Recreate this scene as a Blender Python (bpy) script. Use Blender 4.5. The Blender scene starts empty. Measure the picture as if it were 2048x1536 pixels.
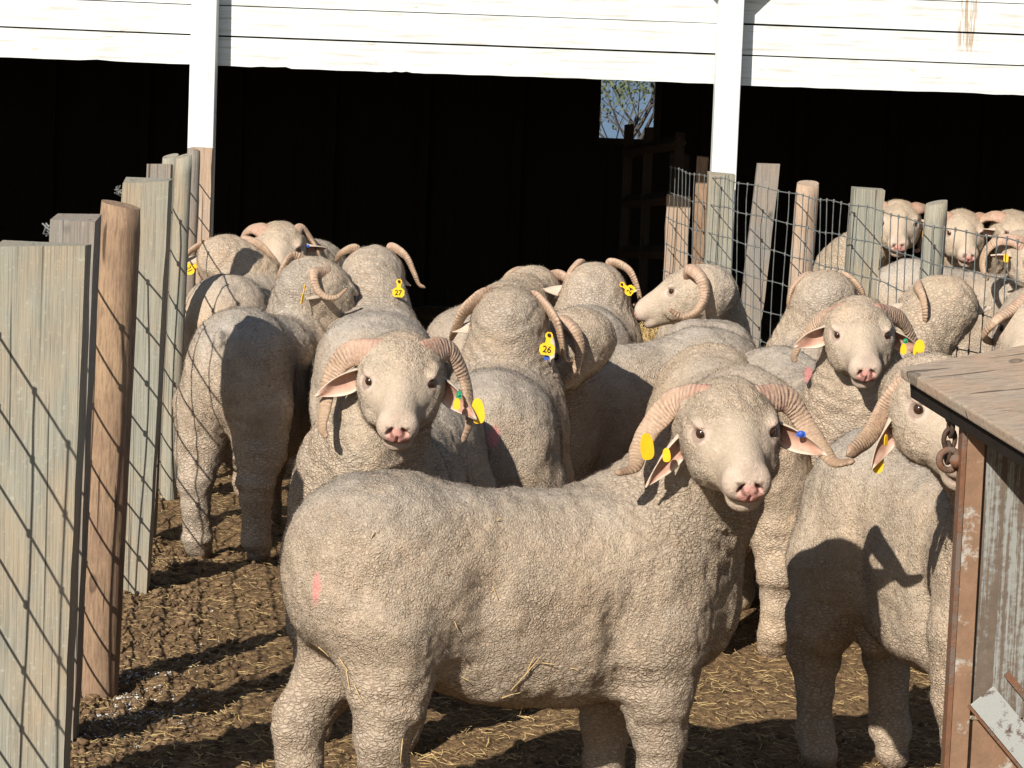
import bpy, bmesh, math, random
import numpy as np
from mathutils import Vector, Matrix

R = math.radians
rng = np.random.default_rng(7)
random.seed(7)
scene = bpy.context.scene
col = scene.collection

# ------------------------------------------------------------------ camera
FPX, HCAM = 6000.0, 1.70
PITCH, ROLL = math.atan(661 / FPX), R(2.2)
cam_d = bpy.data.cameras.new('camera')
cam = bpy.data.objects.new('camera', cam_d)
col.objects.link(cam)
cam_d.sensor_width = 36.0
cam_d.lens = 36.0 * FPX / 2048.0
cam_d.clip_start, cam_d.clip_end = 0.1, 2000
CAMR = Matrix.Rotation(R(90) - PITCH, 3, 'X') @ Matrix.Rotation(ROLL, 3, 'Z')
cam.matrix_world = Matrix.Translation((0, 0, HCAM)) @ CAMR.to_4x4()
scene.camera = cam

# ------------------------------------------------------------------ sky, sun, exposure
L = Vector((.378, .747, -.545)).normalized()
world = bpy.data.worlds.new('World')
scene.world = world
world.use_nodes = True
wn = world.node_tree.nodes
wl = world.node_tree.links
wn.clear()
sky = wn.new('ShaderNodeTexSky')
sky.sky_type = 'NISHITA'
sky.sun_disc = False
sky.sun_elevation = math.asin(-L.z)
sky.sun_rotation = math.atan2(-L.x, -L.y)
sky.air_density = 1.0
sky.dust_density = 0.6
bg = wn.new('ShaderNodeBackground')
bg.inputs['Strength'].default_value = 0.065
wo = wn.new('ShaderNodeOutputWorld')
wl.new(sky.outputs[0], bg.inputs[0])
wl.new(bg.outputs[0], wo.inputs[0])
sun_d = bpy.data.lights.new('sun', 'SUN')
sun_d.energy = 5.0
sun_d.angle = R(0.5)
sun_d.color = (1.0, 0.945, 0.86)
sun = bpy.data.objects.new('sun', sun_d)
sun.rotation_euler = L.to_track_quat('-Z', 'Y').to_euler()
sun.location = (-5, -8, 10)
col.objects.link(sun)
vs = scene.view_settings
vs.view_transform = 'Standard'
vs.look = 'None'
vs.exposure = 0.58
vs.gamma = 1.0
scene.cycles.max_bounces = 6
scene.cycles.diffuse_bounces = 3


# ------------------------------------------------------------------ helpers
def ray(px, py):
    return (CAMR @ Vector(((px - 1024) / FPX, -(py - 768) / FPX, -1.0))).normalized()


def at(px, py, Y):
    """point of the photograph's pixel lying at distance Y in front of the camera"""
    d = ray(px, py)
    return Vector((0, 0, HCAM)) + d * (Y / d.y)


def X_at(px, Y, z):
    """sideways coordinate for a column of the photograph, at height z"""
    py = 768
    for _ in range(6):
        p = at(px, py, Y)
        py += (p.z - z) * FPX / Y
    return at(px, py, Y).x


def tag(o, label=None, cat=None, group=None, kind=None):
    if label: o['label'] = label
    if cat: o['category'] = cat
    if group: o['group'] = group
    if kind: o['kind'] = kind
    return o


def empty(name, loc, rz=0.0):
    o = bpy.data.objects.new(name, None)
    col.objects.link(o)
    o.location = loc
    o.rotation_euler = (0, 0, rz)
    o.empty_display_size = .1
    return o


def link(name, me, mat=None, parent=None, smooth=False):
    o = bpy.data.objects.new(name, me)
    col.objects.link(o)
    if mat is not None:
        for m in (mat if isinstance(mat, (list, tuple)) else [mat]):
            me.materials.append(m)
    if parent is not None:
        o.parent = parent
    if smooth:
        me.polygons.foreach_set('use_smooth', np.ones(len(me.polygons), dtype=bool))
    return o


def mesh_np(name, V, F4):
    """mesh from arrays: V (n,3), F4 (m,k) all faces with k corners"""
    me = bpy.data.meshes.new(name)
    V = np.asarray(V, dtype=np.float32)
    F4 = np.asarray(F4, dtype=np.int32)
    k = F4.shape[1]
    me.vertices.add(len(V))
    me.vertices.foreach_set('co', V.ravel())
    me.loops.add(F4.size)
    me.loops.foreach_set('vertex_index', F4.ravel())
    me.polygons.add(len(F4))
    me.polygons.foreach_set('loop_start', np.arange(0, F4.size, k, dtype=np.int32))
    me.polygons.foreach_set('loop_total', np.full(len(F4), k, dtype=np.int32))
    me.update(calc_edges=True)
    me.validate()
    return me


class MB:
    """collects boxes and tubes, builds one mesh object"""

    def __init__(s):
        s.v, s.f = [], []

    def add(s, vs_, fs_):
        n = len(s.v)
        s.v += [tuple(v) for v in vs_]
        s.f += [tuple(i + n for i in f) for f in fs_]

    def box(s, c, size, rot=None, jit=0):
        hx, hy, hz = size[0] / 2, size[1] / 2, size[2] / 2
        pts = [Vector((x, y, z)) for z in (-hz, hz) for y in (-hy, hy) for x in (-hx, hx)]
        if jit:
            pts = [p + Vector([random.uniform(-jit, jit) for _ in range(3)]) for p in pts]
        if rot is not None:
            pts = [rot @ p for p in pts]
        c = Vector(c)
        s.add([c + p for p in pts], [(0, 2, 3, 1), (4, 5, 7, 6), (0, 1, 5, 4), (2, 6, 7, 3), (0, 4, 6, 2), (1, 3, 7, 5)])

    def tube(s, pts, rad, n=6, caps=True):
        pts = [Vector(p) for p in pts]
        m = len(pts)
        if not hasattr(rad, '__len__'):
            rad = [rad] * m
        ref = None
        rings = []
        for i, p in enumerate(pts):
            t = (pts[min(i + 1, m - 1)] - pts[max(i - 1, 0)])
            t = t.normalized() if t.length > 1e-9 else Vector((0, 0, 1))
            if ref is None:
                ref = Vector((1, 0, 0)) if abs(t.x) < .8 else Vector((0, 1, 0))
            a = (ref - t * ref.dot(t)).normalized()
            b = t.cross(a)
            ref = a
            rings.append([p + (a * math.cos(2 * math.pi * k / n) + b * math.sin(2 * math.pi * k / n)) * rad[i] for k in range(n)])
        base = len(s.v)
        for r_ in rings:
            s.v += [tuple(q) for q in r_]
        for i in range(m - 1):
            for k in range(n):
                k2 = (k + 1) % n
                s.f.append((base + i * n + k, base + i * n + k2, base + (i + 1) * n + k2, base + (i + 1) * n + k))
        if caps:
            s.f.append(tuple(base + k for k in reversed(range(n))))
            s.f.append(tuple(base + (m - 1) * n + k for k in range(n)))

    def build(s, name, mat, parent=None, smooth=False, bevel=0):
        me = bpy.data.meshes.new(name)
        me.from_pydata(s.v, [], s.f)
        if bevel:
            bm = bmesh.new()
            bm.from_mesh(me)
            bmesh.ops.bevel(bm, geom=list(bm.edges), offset=bevel, segments=2, affect='EDGES', profile=.6)
            bm.to_mesh(me)
            bm.free()
        me.update()
        return link(name, me, mat, parent, smooth)


def hash3(i, j, k, seed=0):
    h = (i.astype(np.int64) * 374761393 + j.astype(np.int64) * 668265263 + k.astype(np.int64) * 2147483647 + seed * 144665) & 0xffffffff
    h = ((h ^ (h >> 13)) * 1274126177) & 0xffffffff
    h = h ^ (h >> 16)
    return (h & 0xffff).astype(np.float32) / 65535.0


def noise3(P, scale, seed=0):
    q = np.asarray(P, dtype=np.float64) * scale + 100.0
    i = np.floor(q).astype(np.int64)
    f = q - i
    f = f * f * (3 - 2 * f)
    out = 0
    for a in (0, 1):
        for b in (0, 1):
            for c in (0, 1):
                w = (f[:, 0] if a else 1 - f[:, 0]) * (f[:, 1] if b else 1 - f[:, 1]) * (f[:, 2] if c else 1 - f[:, 2])
                out = out + w * hash3(i[:, 0] + a, i[:, 1] + b, i[:, 2] + c, seed)
    return (out * 2 - 1).astype(np.float32)


def sstep(a, b, x):
    t = np.clip((x - a) / (b - a), 0, 1)
    return t * t * (3 - 2 * t)


# ------------------------------------------------------------------ materials
class NT:
    def __init__(s, name, rough=.8, spec=.3):
        s.m = bpy.data.materials.new(name)
        s.m.use_nodes = True
        s.t = s.m.node_tree
        s.b = s.t.nodes['Principled BSDF']
        s.b.inputs['Roughness'].default_value = rough
        s.b.inputs['Specular IOR Level'].default_value = spec

    def n(s, typ, **kw):
        nd = s.t.nodes.new(typ)
        for k, v in kw.items():
            if k.startswith('_'):
                setattr(nd, k[1:], v)
            else:
                s.set(nd, k, v)
        return nd

    def set(s, nd, k, v):
        k = int(k[1:]) if k[0] == 'i' and k[1:].isdigit() else k
        sock = nd.inputs[k]
        if hasattr(v, 'is_output') or isinstance(v, bpy.types.NodeSocket):
            s.t.links.new(v, sock)
        elif isinstance(v, bpy.types.Node):
            s.t.links.new(v.outputs[0], sock)
        else:
            sock.default_value = v

    def coord(s, which='Object'):
        return s.n('ShaderNodeTexCoord').outputs[which]

    def mapp(s, vec, scale=(1, 1, 1), loc=(0, 0, 0), rot=(0, 0, 0)):
        return s.n('ShaderNodeMapping', Vector=vec, Scale=scale, Location=loc, Rotation=rot).outputs[0]

    def noise(s, vec, scale, detail=3, rough=.55, dist=0):
        return s.n('ShaderNodeTexNoise', Vector=vec, Scale=scale, Detail=detail, Roughness=rough, Distortion=dist).outputs[0]

    def noisec(s, vec, scale, detail=2):
        return s.n('ShaderNodeTexNoise', Vector=vec, Scale=scale, Detail=detail).outputs[1]

    def vor(s, vec, scale, feature='DISTANCE_TO_EDGE', rnd=1.0):
        return s.n('ShaderNodeTexVoronoi', _feature=feature, Vector=vec, Scale=scale, Randomness=rnd).outputs[0]

    def ramp(s, f, stops):
        nd = s.n('ShaderNodeValToRGB', Fac=f)
        e = nd.color_ramp.elements
        while len(e) < len(stops):
            e.new(.5)
        for i, (p, c) in enumerate(stops):
            e[i].position = p
            e[i].color = (c, c, c, 1) if not hasattr(c, '__len__') else tuple(c) + (1,)
        return nd.outputs[0]

    def mix(s, f, a, b, typ='MIX'):
        nd = s.n('ShaderNodeMix', _data_type='RGBA', _blend_type=typ)
        for k, v in ((0, f), (6, a), (7, b)):
            if isinstance(v, bpy.types.NodeSocket):
                s.t.links.new(v, nd.inputs[k])
            else:
                nd.inputs[k].default_value = tuple(v) + (1,) if hasattr(v, '__len__') and len(v) == 3 else v
        return nd.outputs[2]

    def math(s, op, a, b=0.0, clamp=False):
        nd = s.n('ShaderNodeMath', _operation=op, _use_clamp=clamp)
        for k, v in ((0, a), (1, b)):
            if isinstance(v, bpy.types.NodeSocket):
                s.t.links.new(v, nd.inputs[k])
            else:
                nd.inputs[k].default_value = v
        return nd.outputs[0]

    def vadd(s, a, b, k=1.0):
        sc = s.n('ShaderNodeVectorMath', _operation='SCALE', i0=b)
        sc.inputs['Scale'].default_value = k
        return s.n('ShaderNodeVectorMath', _operation='ADD', i0=a, i1=sc.outputs[0]).outputs[0]

    def bump(s, h, strength, dist, normal=None):
        nd = s.n('ShaderNodeBump', Height=h, Strength=strength, Distance=dist)
        if normal is not None:
            s.t.links.new(normal, nd.inputs['Normal'])
        return nd.outputs[0]

    def out(s, color=None, normal=None, rough=None):
        for k, v in (('Base Color', color), ('Normal', normal), ('Roughness', rough)):
            if v is None: continue
            if isinstance(v, bpy.types.NodeSocket):
                s.t.links.new(v, s.b.inputs[k])
            else:
                s.b.inputs[k].default_value = tuple(v) + (1,) if hasattr(v, '__len__') else v
        return s.m


def wool_material():
    m = NT('fleece', .95, .08)
    att = m.n('ShaderNodeAttribute', _attribute_name='mask')
    sep = m.n('ShaderNodeSeparateColor', Color=att.outputs['Color'])
    face, pink, dirt = sep.outputs[0], sep.outputs[1], sep.outputs[2]
    att2 = m.n('ShaderNodeAttribute', _attribute_name='zone')
    sep2 = m.n('ShaderNodeSeparateColor', Color=att2.outputs['Color'])
    leg, skin, horny = sep2.outputs[0], sep2.outputs[1], sep2.outputs[2]
    oi = m.n('ShaderNodeAttribute', _attribute_name='tint', _attribute_type='OBJECT').outputs['Fac']
    p = m.coord()
    off = m.n('ShaderNodeCombineXYZ', X=m.math('MULTIPLY', oi, 7.0)).outputs[0]
    p = m.vadd(p, off)
    pw = m.vadd(p, m.noisec(p, 60), .013)
    pw = m.vadd(pw, m.noisec(p, 14), .03)
    # fine locks: pebbled on the flank, stacked sideways with open cracks on legs and throat
    peb = m.vor(pw, 210, 'F1')
    c1 = m.ramp(m.vor(pw, 140), [(0, 0), (.24, 1)])
    pl = m.mapp(pw, (.75, .75, 1.7))
    c2 = m.ramp(m.vor(pl, 80), [(0, 0), (.19, 1)])
    fade = m.ramp(m.noise(p, 7, 4, .65), [(.40, .12), (.68, .85)])
    fade2 = m.ramp(m.noise(p, 11, 3, .6), [(.26, .45), (.56, 1)])
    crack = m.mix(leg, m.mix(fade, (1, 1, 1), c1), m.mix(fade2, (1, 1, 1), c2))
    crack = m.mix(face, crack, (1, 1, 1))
    fine = m.noise(pw, 420, 3, .75)
    med = m.noise(pw, 120, 4, .65)
    h = m.math('ADD', m.math('MULTIPLY', crack, .55), m.math('MULTIPLY', fine, .5))
    h = m.math('ADD', h, m.math('MULTIPLY', med, .9))
    h = m.math('ADD', h, m.math('MULTIPLY', m.mix(face, m.mix(0.0, peb, peb), (.5, .5, .5)), -.45))
    nrm = m.bump(h, .8, .0062)
    big = m.ramp(m.noise(p, 4.5, 4), [(.3, 0), (.7, 1)])
    wool = m.mix(big, (.56, .455, .345), (.49, .42, .335))
    wool = m.mix(m.ramp(m.noise(p, 19, 5, .7), [(.44, 0), (.75, .6)]), wool, (.63, .48, .345))
    wool = m.mix(dirt, wool, (.44, .40, .35))  # back grey is sky light put into the colour; rump and legs are dirt
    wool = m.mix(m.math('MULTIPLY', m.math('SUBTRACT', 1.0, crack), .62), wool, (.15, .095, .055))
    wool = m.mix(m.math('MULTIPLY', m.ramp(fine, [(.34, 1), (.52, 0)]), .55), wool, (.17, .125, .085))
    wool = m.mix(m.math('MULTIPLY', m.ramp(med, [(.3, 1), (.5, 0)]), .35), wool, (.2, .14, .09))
    stain = m.math('MULTIPLY', m.ramp(m.noise(p, 3.1, 5, .7), [(.54, 0), (.68, 1)]), .45)
    wool = m.mix(stain, wool, (.47, .345, .23))
    tn = m.ramp(oi, [(0, (.86, .84, .82)), (.35, (1.0, .97, .93)), (.65, (.93, .93, .94)), (1, (1.06, 1.0, .93))])
    wool = m.mix(1.0, wool, tn, 'MULTIPLY')
    hair = m.mix(m.noise(p, 30, 3), (.51, .41, .31), (.43, .345, .26))
    hair = m.mix(m.math('MULTIPLY', m.ramp(m.noise(pw, 260, 3, .7), [(.34, 1), (.55, 0)]), .4), hair, (.3, .22, .15))
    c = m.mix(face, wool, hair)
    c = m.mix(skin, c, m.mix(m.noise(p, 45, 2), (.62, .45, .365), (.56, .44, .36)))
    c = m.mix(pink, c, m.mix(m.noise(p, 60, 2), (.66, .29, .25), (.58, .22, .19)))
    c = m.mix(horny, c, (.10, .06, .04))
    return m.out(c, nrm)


def horn_material():
    m = NT('horn', .55, .35)
    at_ = m.n('ShaderNodeAttribute', _attribute_name='run')
    sp = m.n('ShaderNodeSeparateColor', Color=at_.outputs['Color'])
    t = sp.outputs[0]
    p = m.coord()
    oi = m.n('ShaderNodeObjectInfo').outputs['Random']
    n1 = m.noise(p, 40, 3)
    s = m.math('ADD', m.math('MULTIPLY', t, 230.0), m.math('MULTIPLY', n1, 7.0))
    rid = m.math('MULTIPLY', m.math('ADD', m.math('SINE', s), 1.0), .5)
    rid = m.math('MULTIPLY', rid, m.ramp(m.noise(p, 33, 3), [(.35, .1), (.65, 1)]))
    base = m.ramp(t, [(0, (.34, .18, .135)), (.16, (.40, .25, .18)), (.4, (.42, .29, .20)), (.8, (.33, .225, .14)), (1, (.22, .14, .085))])
    base = m.mix(m.math('MULTIPLY', m.ramp(m.noise(p, 26, 4, .7), [(.4, 0), (.7, 1)]), .65), base, (.27, .165, .105))
    base = m.mix(m.math('MULTIPLY', rid, .24), base, (.60, .46, .34))
    blood = m.math('MULTIPLY', m.ramp(t, [(0, 1), (.2, 0)]), m.ramp(m.noise(p, 45, 3), [(.46, 0), (.62, 1)]))
    base = m.mix(m.math('MULTIPLY', blood, .7), base, (.26, .05, .045))
    h = m.math('ADD', rid, m.math('MULTIPLY', m.noise(p, 150, 3), .9))
    dirt = m.ramp(m.noise(p, 90, 4, .7), [(.40, 1), (.55, 0)])
    base = m.mix(m.math('MULTIPLY', dirt, .32), base, (.17, .11, .075))
    h = m.math('ADD', h, m.noise(p, 60, 4, .7))
    return m.out(base, m.bump(h, .7, .003), .58)


def wood_material(name, cols, rough=.85, grain=(55, 55, 1.6), contrast=1.0):
    m = NT(name, rough, .2)
    p0 = m.coord()
    oi = m.n('ShaderNodeObjectInfo').outputs['Random']
    p = m.vadd(p0, m.n('ShaderNodeCombineXYZ', X=m.math('MULTIPLY', oi, 9.0), Z=m.math('MULTIPLY', oi, 13.0)).outputs[0])
    g = m.mapp(p, grain)
    gw = m.vadd(g, m.noisec(p, 3), 1.2)
    n1 = m.noise(gw, 1.6, 6, .72)
    n2 = m.noise(m.mapp(p, (grain[0] * 5, grain[1] * 5, grain[2] * 3)), 1.0, 4, .65)
    big = m.noise(m.mapp(p, (5, 5, 2.4)), 1.0, 5, .65)
    spots = m.noise(p, 70, 4, .7)
    c = m.mix(m.ramp(n1, [(.3, 0), (.7, 1)]), cols[0], cols[1])
    c = m.mix(m.ramp(big, [(.42, 0), (.64, .9)]), c, cols[2])
    c = m.mix(m.math('MULTIPLY', m.ramp(n2, [(.36, 1), (.54, 0)]), .5 * contrast), c, tuple(x * .5 for x in cols[1]))
    c = m.mix(m.math('MULTIPLY', m.ramp(spots, [(.58, 0), (.7, 1)]), .35), c, tuple(min(1, x * 1.5) for x in cols[0]))
    kd = m.vor(m.mapp(m.vadd(p, m.noisec(p, 12), .02), (5, 5, 2.6)), 1.0, 'F1')
    c = m.mix(m.ramp(kd, [(0, .75), (.05, .5), (.075, .8), (.10, 0)]), c, tuple(x * .35 for x in cols[1]))
    crk = m.ramp(m.noise(m.mapp(p, (grain[0] * 1.3, grain[1] * 1.3, grain[2] * .5)), 1.0, 2, .4, .3), [(.30, 1), (.335, 0)])
    c = m.mix(m.math('MULTIPLY', crk, .8), c, tuple(x * .18 for x in cols[1]))
    h = m.math('SUBTRACT', m.math('ADD', m.math('MULTIPLY', n1, .5), m.math('MULTIPLY', n2, .7)), crk)
    return m.out(c, m.bump(h, .6, .004))


def plain(name, c, rough=.6, spec=.3, metal=0, var=.25, scale=25, bump=.2):
    m = NT(name, rough, spec)
    m.b.inputs['Metallic'].default_value = metal
    p = m.coord()
    n = m.noise(p, scale, 4, .6)
    cc = m.mix(m.ramp(n, [(.35, 0), (.68, 1)]), c, tuple(x * (1 - var) for x in c))
    return m.out(cc, m.bump(n, bump, .002))


M = {}
M['wool'] = wool_material()
M['horn'] = horn_material()
M['green_wood'] = wood_material('weathered_green_timber', [(.30, .285, .225), (.205, .20, .165), (.315, .245, .165)])
M['grey_wood'] = wood_material('weathered_grey_timber', [(.26, .235, .20), (.18, .165, .145), (.27, .205, .15)])
M['brown_wood'] = wood_material('barked_brown_timber', [(.26, .17, .108), (.17, .108, .072), (.32, .215, .13)], grain=(34, 34, 6))
M['pale_wood'] = wood_material('pale_peeled_timber', [(.42, .33, .25), (.32, .235, .175), (.36, .25, .17)])
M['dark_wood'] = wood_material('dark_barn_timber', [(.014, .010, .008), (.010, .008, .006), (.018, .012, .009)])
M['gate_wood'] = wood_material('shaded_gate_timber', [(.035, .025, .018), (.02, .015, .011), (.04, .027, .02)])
M['wire'] = plain('galvanised_wire', (.17, .18, .17), .6, .4, .3, .4, 40)
M['yellow'] = plain('yellow_plastic', (.82, .47, .015), .45, .4, 0, .1, 60, .05)
M['yellow_thin'] = M['yellow']
M['green_plastic'] = plain('green_plastic', (.02, .22, .10), .45, .4, 0, .1, 60, .05)
M['blue_plastic'] = plain('blue_plastic', (.03, .09, .42), .45, .4, 0, .1, 60, .05)
M['ink'] = plain('black_ink', (.015, .015, .015), .6)
M['straw'] = plain('dry_straw', (.66, .47, .21), .6, .35, 0, .45, 9)
M['white_fleck'] = plain('white_flecks', (.55, .53, .50), .8)


def white_board_material():
    m = NT('white_painted_boards', .6, .3)
    p = m.coord()
    n = m.noise(m.mapp(p, (3, 3, 60)), 1.0, 5, .65)
    c = m.mix(m.ramp(n, [(.38, 1), (.50, 0)]), (.60, .625, .605), (.45, .44, .405))
    # flaking paint in sparse spots, rust weeping under nail heads
    fl = m.math('MULTIPLY', m.ramp(m.noise(m.mapp(p, (9, 9, 40)), 1.0, 4, .7), [(.60, 0), (.66, 1)]), m.ramp(m.noise(p, 2.3, 2), [(.50, 0), (.60, 1)]))
    c = m.mix(m.math('MULTIPLY', fl, .7), c, (.36, .30, .22))
    sx = m.n('ShaderNodeSeparateXYZ', Vector=p)
    st = m.math('MULTIPLY', m.ramp(m.noise(m.mapp(p, (70, 1, 5)), 1.0, 4, .6), [(.46, 0), (.54, 1)]),
                m.ramp(m.math('ABSOLUTE', m.math('SUBTRACT', sx.outputs[0], 2.045)), [(.03, 1), (.055, 0)]))
    st = m.math('MULTIPLY', st, m.ramp(m.math('SUBTRACT', sx.outputs[2], 1.70), [(.06, 0), (.12, 1)]))
    c = m.mix(m.math('MULTIPLY', st, .8), c, (.30, .19, .10))
    return m.out(c, m.bump(n, .25, .002))


M['white_board'] = white_board_material()


def white_post_material():
    m = NT('white_painted_post', .6, .3)
    p = m.coord()
    n = m.noise(m.mapp(p, (40, 40, 3)), 1.0, 5, .65)
    sx = m.n('ShaderNodeSeparateXYZ', Vector=p)
    low = m.ramp(sx.outputs[2], [(.45, 1), (.72, 0)])
    wear = m.math('MULTIPLY', m.ramp(m.math('ADD', m.noise(m.mapp(p, (14, 14, 5)), 1.0, 5, .7), m.math('MULTIPLY', low, .22)), [(.62, 0), (.72, 1)]), 1.0)
    c = m.mix(m.ramp(n, [(.3, 1), (.5, 0)]), (.575, .60, .59), (.50, .50, .48))
    c = m.mix(m.math('MULTIPLY', wear, .75), c, (.40, .31, .22))
    return m.out(c, m.bump(n, .25, .002))


M['white_post'] = white_post_material()


def ground_material():
    m = NT('trodden_dirt', .95, .15)
    p = m.coord()
    n1 = m.noise(p, 5, 6, .65)
    n2 = m.noise(p, 80, 5, .75)
    v = m.vor(m.vadd(p, m.noisec(p, 20), .03), 38, 'F1')
    c = m.mix(m.ramp(n1, [(.35, 0), (.65, 1)]), (.135, .080, .042), (.20, .124, .062))
    c = m.mix(m.ramp(n2, [(.4, 0), (.7, 1)]), c, (.36, .235, .115))
    c = m.mix(m.math('MULTIPLY', m.ramp(m.noise(p, 28, 4, .7), [(.35, 1), (.5, 0)]), .7), c, (.07, .042, .024))
    h = m.math('ADD', m.math('MULTIPLY', n2, .8), m.math('MULTIPLY', v, -.7))
    return m.out(c, m.bump(h, .9, .03))


M['ground'] = ground_material()
M['clod'] = plain('dung_clod', (.19, .122, .068), .95, .1, 0, .7, 30, .6)


# ------------------------------------------------------------------ ground
def axis(parts):
    out = []
    for a, b, h in parts:
        out += list(np.arange(a, b, h))
    return np.array(sorted(set(np.round(out + [parts[-1][1]], 5))))


def ground_h(P):
    d = .028 * noise3(P, 2.1, 3) + .016 * noise3(P, 6.5, 4) + .010 * noise3(P, 17, 5) + .007 * noise3(P, 36, 6)
    w = sstep(3, 5, P[:, 1]) * (1 - sstep(19, 23, P[:, 1])) * (1 - sstep(3, 6, np.abs(P[:, 0])))
    return d * w


gx = axis([(-120, -6, 12), (-6, -2, .25), (-2, 2.3, .022), (2.3, 6, .25), (6, 121, 12)])
gy = axis([(-60, 3, 6), (3, 5.6, .2), (5.6, 10.5, .022), (10.5, 16, .08), (16, 24, .4), (24, 300, 20)])
GX, GY = np.meshgrid(gx, gy, indexing='ij')
GP = np.stack([GX.ravel(), GY.ravel(), np.zeros(GX.size)], 1)
GP[:, 2] = ground_h(GP)
ii, jj = np.meshgrid(np.arange(len(gx) - 1), np.arange(len(gy) - 1), indexing='ij')
q0 = (ii * len(gy) + jj).ravel()
GF = np.stack([q0, q0 + len(gy), q0 + len(gy) + 1, q0 + 1], 1)
tag(link('ground', mesh_np('ground', GP, GF), M['ground'], None, True), kind='structure')
mw_ = NT('painted_sky_blue', .45, .15)
mw_.out((.12, .18, .26), mw_.bump(mw_.noise(mw_.mapp(mw_.coord(), (1, .5, 1)), 2.2, 3), .5, .15))
tag(link('sky_blue_sheet', mesh_np('sky_blue_sheet', np.array([(-60, 24.5, .02), (70, 24.5, .02), (70, 290, .02), (-60, 290, .02)]), np.array([(0, 1, 2, 3)])), mw_.m), kind='structure')  # added blue sheet, its colour standing for sky seen through the window


# ------------------------------------------------------------------ sheep barn
BY = 14.0          # front of the barn
BACK = 20.0
barn = tag(empty('sheep_barn', (0, BY, 0)), 'long white boarded barn with a low dark open front behind the rams', 'barn')


def bpart(mb, name, mat, bevel=0, parent=None):
    o = mb.build(name, mat, None, False, bevel)
    o.parent = parent if parent else barn
    o.data.transform(Matrix.Translation((0, -BY, 0)))
    return o


LZ = 1.595         # underside of the front boards
mb = MB()
z = LZ
bh = .141
for i in range(11):
    segs = [(-9, X_at(410, BY, 1.6)), (X_at(410, BY, 1.6), X_at(1447, BY, 1.6)), (X_at(1447, BY, 1.6), 9)]
    for s_, (a, b) in enumerate(segs):
        dz = [(.018, -.006), (-.004, -.002), (.0, .004)][s_]
        gap = .0045 + .004 * random.random()
        za, zb = z + dz[0] + random.uniform(-.003, .003), z + dz[1] + random.uniform(-.003, .003)
        n = 14 if i else 90
        ys = random.uniform(-.004, .004)
        for k in range(n):
            xa, xb = a + (b - a) * k / n, a + (b - a) * (k + 1) / n
            fa = lambda t: za + (zb - za) * t
            j0 = random.uniform(-.003, .003) if i == 0 else 0
            j1 = random.uniform(-.003, .003) if i == 0 else 0
            pts = []
            for (xx, t) in ((xa, k / n), (xb, (k + 1) / n)):
                lo = fa(t) + (.0 if i else .0015 * math.sin(xx * 3 + s_) + .0008 * math.sin(xx * 31) + .006 * max(0, float(noise3(np.array([[xx, s_ * 3.0, .5]]), 9, 2)[0]) + .25 * float(noise3(np.array([[xx, s_ * 3.0, .5]]), 40, 3)[0]) - (.15 if s_ == 2 else .45)) * 2)
                hi = fa(t) + bh - gap
                pts += [(xx, BY + ys, lo), (xx, BY + ys + .025, lo), (xx, BY + ys - .003, hi), (xx, BY + ys + .025, hi)]
            mb.add(pts, [(0, 4, 6, 2), (1, 3, 7, 5), (0, 1, 5, 4), (2, 6, 7, 3)] + ([(0, 2, 3, 1)] if k == 0 else []) + ([(4, 5, 7, 6)] if k == n - 1 else []))
    z += bh
front = bpart(mb, 'front_boards', M['white_board'])
TOPZ = z
mb = MB()
mb.box((0, BY + .075, LZ + (TOPZ - LZ) / 2 + .02), (18, .05, TOPZ - LZ - .02))
mb.box((0, BACK + .05, 1.0), (.01, .01, .01))
bpart(mb, 'header_beam', M['dark_wood'])
# back wall with the window opening, side walls, roof
wx0, wx1 = X_at(1201, BACK, 1.4), X_at(1319, BACK, 1.4)
wz0, wz1 = 1.165, 1.62
mb = MB()
mb.box(((-9 + wx0) / 2, BACK, 1.35), (wx0 + 9, .06, 2.7))
mb.box(((9 + wx1) / 2, BACK, 1.35), (9 - wx1, .06, 2.7))
mb.box(((wx0 + wx1) / 2, BACK, wz0 / 2), (wx1 - wx0, .06, wz0))
mb.box(((wx0 + wx1) / 2, BACK, (wz1 + 2.7) / 2), (wx1 - wx0, .06, 2.7 - wz1))
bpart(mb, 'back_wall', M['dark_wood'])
mb = MB()
for xx in np.arange(-8.7, 9, .62):
    if wx0 - .1 < xx < wx1 + .1: continue
    mb.box((xx, BACK - .06, 1.35), (.06, .05, 2.7))
bpart(mb, 'wall_stud', M['dark_wood'])
for s_ in (-1, 1):
    mb = MB()
    mb.box((s_ * 9.06, (BY + BACK) / 2, 1.35), (.06, BACK - BY + .2, 2.7))
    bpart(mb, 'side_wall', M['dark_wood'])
mb = MB()
ry0, ry1, rz0, rz1 = BY - .05, BACK + .5, TOPZ + .35, 2.68
rot = Matrix.Rotation(math.atan2(rz1 - rz0, ry1 - ry0), 3, 'X')
mb.box((0, (ry0 + ry1) / 2, (rz0 + rz1) / 2 + .06), (18.6, ry1 - ry0 + .1, .05), rot)
mb.box((0, BY + .06, (TOPZ + rz0) / 2 + .03), (18.1, .04, rz0 - TOPZ + .06))
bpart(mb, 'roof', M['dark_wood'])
mb = MB()
mb.box((wx1 - .012, BACK - .04, (wz0 + wz1) / 2), (.045, .1, wz1 - wz0), None)
mb.box(((wx0 + wx1) / 2, BACK - .04, wz0 - .02), (wx1 - wx0 + .06, .1, .04), None)
bpart(mb, 'window_frame', M['gate_wood'])
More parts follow.
